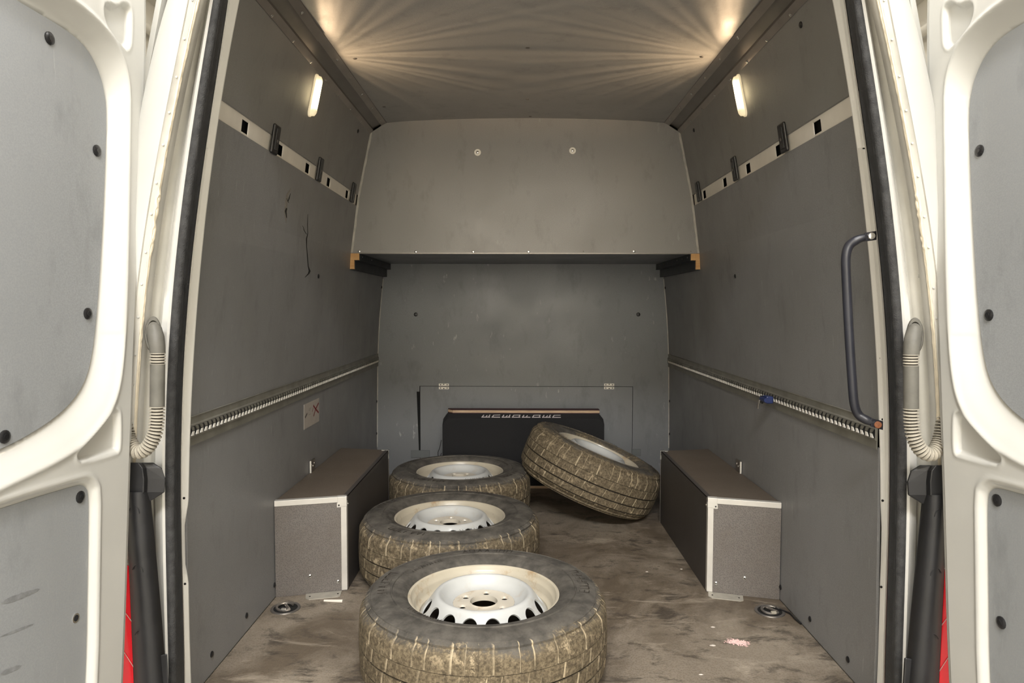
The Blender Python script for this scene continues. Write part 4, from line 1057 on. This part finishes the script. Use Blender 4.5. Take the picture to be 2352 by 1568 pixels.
def make_wheel(loc, rot, label):
    t = bpy.data.objects.new('van_wheel', None); t.empty_display_size = .1
    link(t, None, None, label, 'wheel', 'loose van wheels on the load floor'); t.location = loc; t.rotation_euler = rot
    o = bpy.data.objects.new('tyre', ty_me); link(o, t); o.color = (0, 0, 0, 1)
    # rim barrel
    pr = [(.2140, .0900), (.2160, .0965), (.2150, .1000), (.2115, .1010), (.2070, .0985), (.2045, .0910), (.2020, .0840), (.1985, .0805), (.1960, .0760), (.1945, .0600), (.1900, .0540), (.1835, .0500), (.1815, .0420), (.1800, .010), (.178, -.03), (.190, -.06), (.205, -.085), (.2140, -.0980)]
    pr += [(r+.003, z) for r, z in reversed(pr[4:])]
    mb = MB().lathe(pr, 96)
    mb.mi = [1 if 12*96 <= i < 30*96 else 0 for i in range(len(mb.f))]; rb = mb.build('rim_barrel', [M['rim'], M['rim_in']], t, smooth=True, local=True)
    mb = MB(); sector_plate(mb, ((.1815, .046), (.1435, .0955)), 16, .043, .54, .046)
    mb.lathe([(.1835, .040), (.1815, .046)], 96)
    mb.lathe([(.1435, .0955), (.1400, .0995), (.1355, .1027), (.1305, .1040), (.1262, .1030), (.1225, .0998), (.1190, .0945), (.115, .0885), (.109, .0815), (.102, .0765), (.095, .0732), (.088, .0718)], 96)
    mb.build('disc', M['disc'], t, smooth=True, local=True)
    # hub plate: six bolt holes round an open centre bore
    mb = MB(); N = 6; nseg = 24
    for k_ in range(N):
        a0 = 2*math.pi*k_/N+.26
        outer = []; inner = []
        for i in range(nseg):
            th = 2*math.pi*i/nseg; cx, cy = math.cos(th), math.sin(th); m_ = max(abs(cx), abs(cy)); bx, by = cx/m_, cy/m_
            r = .065+(by*.023 if by > 0 else by*.0235); outer.append((r*math.cos(a0+bx*math.pi/N), r*math.sin(a0+bx*math.pi/N), .0718))
            inner.append((cx*.0098, cy*.0098))
        def ip(q, s2, dz): c_ = (.065*math.cos(a0), .065*math.sin(a0)); return (c_[0]+q[0]*s2*math.sin(a0)+q[1]*s2*math.cos(a0), c_[1]-q[0]*s2*math.cos(a0)+q[1]*s2*math.sin(a0), .0718+dz)
        inr = [(-q[0], q[1]) for q in inner]
        mb.loft([outer, [ip(q, 1.5, 0) for q in inr], [ip(q, 1.2, -.001) for q in inr], [ip(q, .95, -.006) for q in inr]], True)
    mb.lathe([(.0415, .0718), (.0405, .0750), (.0390, .0755), (.0385, .060)], 48)
    hp_ = mb.build('hub_plate', M['hub'], t, smooth=True, local=True)
    return t
M['hub'] = rimmat('stained_hub_plate', (.60, .55, .46), .9)
wh = make_wheel((-.130, 1.945, TW/2), (0, 0, .2), 'muddy van wheel lying flat closest to the doorway, whole rim and bore showing')
def put(loc, rot, label):
    c = copy_tree(wh, None, label); c.location = loc; c.rotation_euler = rot; return c
put((-.296, 2.672, TW/2), (0, 0, 1.35), 'muddy van wheel lying flat, second from the doorway in the row of three')
put((-.318, 3.412, TW/2), (0, 0, 2.9), 'muddy van wheel lying flat, farthest of the three in the row, beside left box')
w4 = put((.334, 3.463, .2225), Matrix.Rotation(.385, 3, 'Y').to_euler(), 'muddy van wheel tipped up at an angle between black box and right wheel arch box')
for o in w4.children:
    if o.name.startswith('tyre'): o.color = (.42, 0, 0, 1)

# worn raised marks on the sidewalls: what is left of the moulded lettering, too rubbed to read
def sidewall_marks():
    mb = MB(); rng = random.Random(3)
    def seg(r0, a0, r1, a1, w_=.0011):
        p0 = Vector((r0*math.cos(a0), r0*math.sin(a0), .1194)); p1 = Vector((r1*math.cos(a1), r1*math.sin(a1), .1194)); d = (p1-p0)
        if d.length < 1e-4: return
        q = Vector((-d.y, d.x, 0)).normalized()*w_
        mb.add([p0+q, p1+q, p1-q, p0-q]+[p+Vector((0, 0, .0007)) for p in (p0+q*.5, p1+q*.5, p1-q*.5, p0-q*.5)], [(4, 5, 6, 7), (0, 1, 5, 4), (1, 2, 6, 5), (2, 3, 7, 6), (3, 0, 4, 7)])
    for base in (2.62, -.35, 1.1):
        for c in range(7):
            a0 = base+c*.085; a1 = a0+.052; ra, rb = .272, .298
            k_ = rng.randrange(4)
            seg(ra, a0, rb, a0+(.02 if k_ == 0 else 0)); 
            if k_ in (0, 1): seg(ra, a1, rb, a0+(.02 if k_ == 0 else .052))
            if k_ in (1, 2): seg(rb, a0, rb, a1)
            if k_ in (2, 3): seg(ra, a0, ra, a1); seg((ra+rb)/2, a0, (ra+rb)/2, a1*.99)
            if k_ == 0: seg(.281, a0+.005, .281, a1-.005)
    for base in (2.0, 3.6):
        for c in range(12): seg(.236, base+c*.045, .246, base+c*.045+rng.choice((0, .01, -.01)), .0007)
    return mb
_ref = None
for w_o in [o for o in bpy.data.objects if o.name.startswith('van_wheel')]:
    if _ref is None: _ref = sidewall_marks().build('sidewall_marks', M['tyre'], w_o, local=True); _ref['kind'] = 'stuff'; ca_ = _ref.data.color_attributes.new('mud', 'FLOAT_COLOR', 'POINT'); _ref.color = (0, 0, 0, 1)
    else:
        c_o = _ref.copy(); COL.objects.link(c_o); c_o.parent = w_o
# ------------------------------------------------------------------ black felt box by the partition
a, c = U(1016, 965, Y=3.92), U(1387, 1118, Y=3.92)
x0, x1, zt_ = a.x, c.x, U(1200, 962, Y=3.92).z
t = empty('black_box', ((x0+x1)/2, 3.92, 0), 'black felt-covered box with sloped top edge and pale lettering at the partition', 'box')
zk = zt_; ztop = U(1200, 950, Y=3.965).z
mb = MB(); ch = .05
prof = [(3.92, .014), (3.92, zk), (3.965, ztop), (4.12, ztop), (4.12, .014)]
rows = []
for x, ins in ((x0, .03), (x0+.028, 0), (x1-.028, 0), (x1, .03)):
    rows.append([(x, y+(0 if z < .1 else 0), (z if z < .1 else z-ins*(1.0 if z > zk-.01 else 0))) for y, z in prof])
mb.loft(rows, True); mb.f += [(0, 1, 2, 3, 4), tuple(15+i for i in (4, 3, 2, 1, 0))]; mb.mi += [0, 0]
bb = mb.build('body', M['carpet'], t, bevel=.004)
MB().box((x0+.005, 3.922, 0), (x1-.005, 4.115, .014)).build('base_strip', M['wood'], t)
x = U(1106, 955, Y=3.94).x; xe = U(1291, 955, Y=3.94).x; n = 8
sl_ = Vector((0, 3.965-3.92, ztop-zk)).normalized(); nn = Vector((0, -sl_.z, sl_.y))
def lp(u, v): return Vector((u, 3.92, zk))+sl_*v+nn*.0052
for i in range(n):
    w2 = (xe-x)/n*.86; xa = x+(xe-x)*i/n
    mb = MB()
    def bar(u0, v0, u1, v1, w3):
        d_ = Vector((u1-u0, v1-v0)); L = d_.length; q = Vector((-d_.y, d_.x))/L*w3
        mb.add([lp(u0+q.x, v0+q.y), lp(u1+q.x, v1+q.y), lp(u1-q.x, v1-q.y), lp(u0-q.x, v0-q.y)], [(0, 1, 2, 3)])
    bar(xa, .010, xa+w2, .010, .0042)
    bar(xa+.005, .012, xa+.013, .032, .003)
    if i % 3 != 1: bar(xa+w2-.008, .012, xa+w2-.001, .034, .003)
    if i % 2: bar(xa+.012, .030, xa+w2, .031, .003)
    else: bar(xa+w2*.5, .012, xa+w2*.5+.008, .028, .0028)
    mb.build('letter', M['letter'], bb)
# plywood board lying on it: pale edge, dark film on top
a, c = U(1040, 950, Y=3.967), U(1377, 950, Y=3.967); e_ = U(1030, 947, Y=4.02); zt2 = ztop+.0195
t = empty('plywood_board', ((a.x+c.x)/2, 4.0, ztop), 'plywood board with pale edge and dark film lying on top of the black box', 'board')
def slab5(mb, z0, z1, g_=0): mb.add([(x_, y_, z) for z in (z0, z1) for x_, y_ in ((a.x-g_, 3.967-g_), (c.x+g_, 3.967-g_), (c.x+g_, 4.03), (e_.x-g_, 4.03), (e_.x-g_, 4.0))], [(0, 1, 2, 3, 4), (9, 8, 7, 6, 5)]+[(i, (i+1) % 5, 5+(i+1) % 5, 5+i) for i in range(5)]); return mb
slab5(MB(), ztop+.0055, zt2).build('board', M['wood'], t)
slab5(MB(), zt2, zt2+.0025, .001).build('top_film', M['maroon'], t); slab5(MB(), ztop+.001, ztop+.0055, .001).build('bottom_film', M['maroon'], t)
# thin dark strap hanging at the box's left side
pth = [U(x_, y_, Y=3.93) for x_, y_ in ((1014, 1010), (1010, 1028), (1006, 1038), (1006, 1046), (1010, 1050), (1014, 1040))]
MB().tube(pth, .002, 6).build('cord_loop', M['plug'], label='thin black cord loop hanging from the left side of the black box', cat='cord', smooth=True)

# ------------------------------------------------------------------ recessed lashing rings in the floor
for s_, cx, cy in ((-1, 656, 1397), (1, 1768, 1404)):
    sd = 'left' if s_ < 0 else 'right'
    P = U(cx, cy, Z=0)
    t = empty('lashing_ring', (P.x, P.y, 0), 'dirty recessed lashing ring in the floor before the %s wheel arch box' % sd, 'lashing ring')
    rim = MB().lathe([(.050, .0005), (.049, .0030), (.043, .0035), (.040, .0022)], 30, (P.x, P.y, 0)); rim.build('cup_rim', M['galv'], t, smooth=True)
    MB().disc((P.x, P.y, .0006), (0, 0, 1), .041, .0006, 30).build('cup', M['void'], t)
    a = [(P.x+.028*math.cos(q), P.y+.022*math.sin(q)-.004, .008+.004*math.sin(q)) for q in np.linspace(.6, 5.6, 18)]
    MB().tube(a, .0045, 8).build('ring', M['galv_light'] if s_ < 0 else M['galv'], t, smooth=True)
    MB().tube([(P.x-.010, P.y+.02, .009), (P.x+.018, P.y-.02, .008)], .005, 8).build('pin', M['galv_light'], t, smooth=True)
    MB().box((P.x-.006, P.y-.032, .004), (P.x+.012, P.y-.022, .013)).build('lug', M['chrome'] if s_ < 0 else M['hose'], t, bevel=.002)
    if s_ > 0:
        pth = [(P.x+.035, P.y+.006, .006)]+[tuple(U(x_, y_, Z=.005)) for x_, y_ in ((1800, 1402), (1815, 1408), (1826, 1420), (1840, 1432))]
        MB().tube(pth, .0028, 8).build('floor_cord', M['plug'], label='short black cord on the floor from right lashing ring to the wall', cat='cord', smooth=True)

# small litter on the floor
a, c = U(744, 1379, Z=.003), U(787, 1380, Z=.003)
MB().tube([a, a.lerp(c, .5), c], [.0035, .0045, .0055], 10).build('paper_stub', plain('white_paper_roll', (.75, .70, .62), .7, var=.05), label='short white rolled stub on the floor by the left wheel arch box', cat='litter', smooth=True)
mb = MB(); P = U(1694, 1475, Z=0)
for i in range(420):
    u, v = random.gauss(0, .5), random.gauss(0, .5)
    if abs(u) > 1.1 or abs(v) > 1: continue
    x_, y_ = P.x+u*.030+v*.010, P.y-u*.012+v*.018; q = random.uniform(.0012, .0032)
    mb.add([(x_-q, y_, .0006), (x_, y_-q, .0006), (x_+q, y_, .0006), (x_, y_+q, .0006), (x_, y_, .0006+q*.6)], [(0, 1, 4), (1, 2, 4), (2, 3, 4), (3, 0, 4)])
mb.build('pink_powder', M['pink'], kind='stuff', label='pink powdery patch spilled on the floor near the right wall')
for px, py, r_, lb in ((1637, 1440, .006, 'small white fleck on the floor above the pink patch'), (1637, 1482, .007, 'oval pale fleck on the floor left of the pink patch'), (1486, 1313, .005, 'long pale chip on the floor left of the right wheel arch box'), (1565, 1307, .0045, 'tiny pale chip on the floor close to the right wheel arch box corner'), (1610, 1549, .005, 'pale sliver on the floor at the bottom edge of the view')):
    P = U(px, py, Z=0); mb = MB(); n = 9
    vs = [(P.x+r_*1.3*math.cos(q)*random.uniform(.8, 1.2), P.y+r_*.8*math.sin(q)*random.uniform(.7, 1.2), .0005) for q in np.linspace(0, 2*math.pi, n+1)[:-1]]
    mb.add(vs+[(P.x, P.y, .0025)], [(i, (i+1) % n, n) for i in range(n)]); mb.build('paint_chip', M['paper_w'] if 'paper_w' in M else M.setdefault('paper_w', plain('white_chip', (.62, .56, .50), .7)), label=lb, cat='litter')
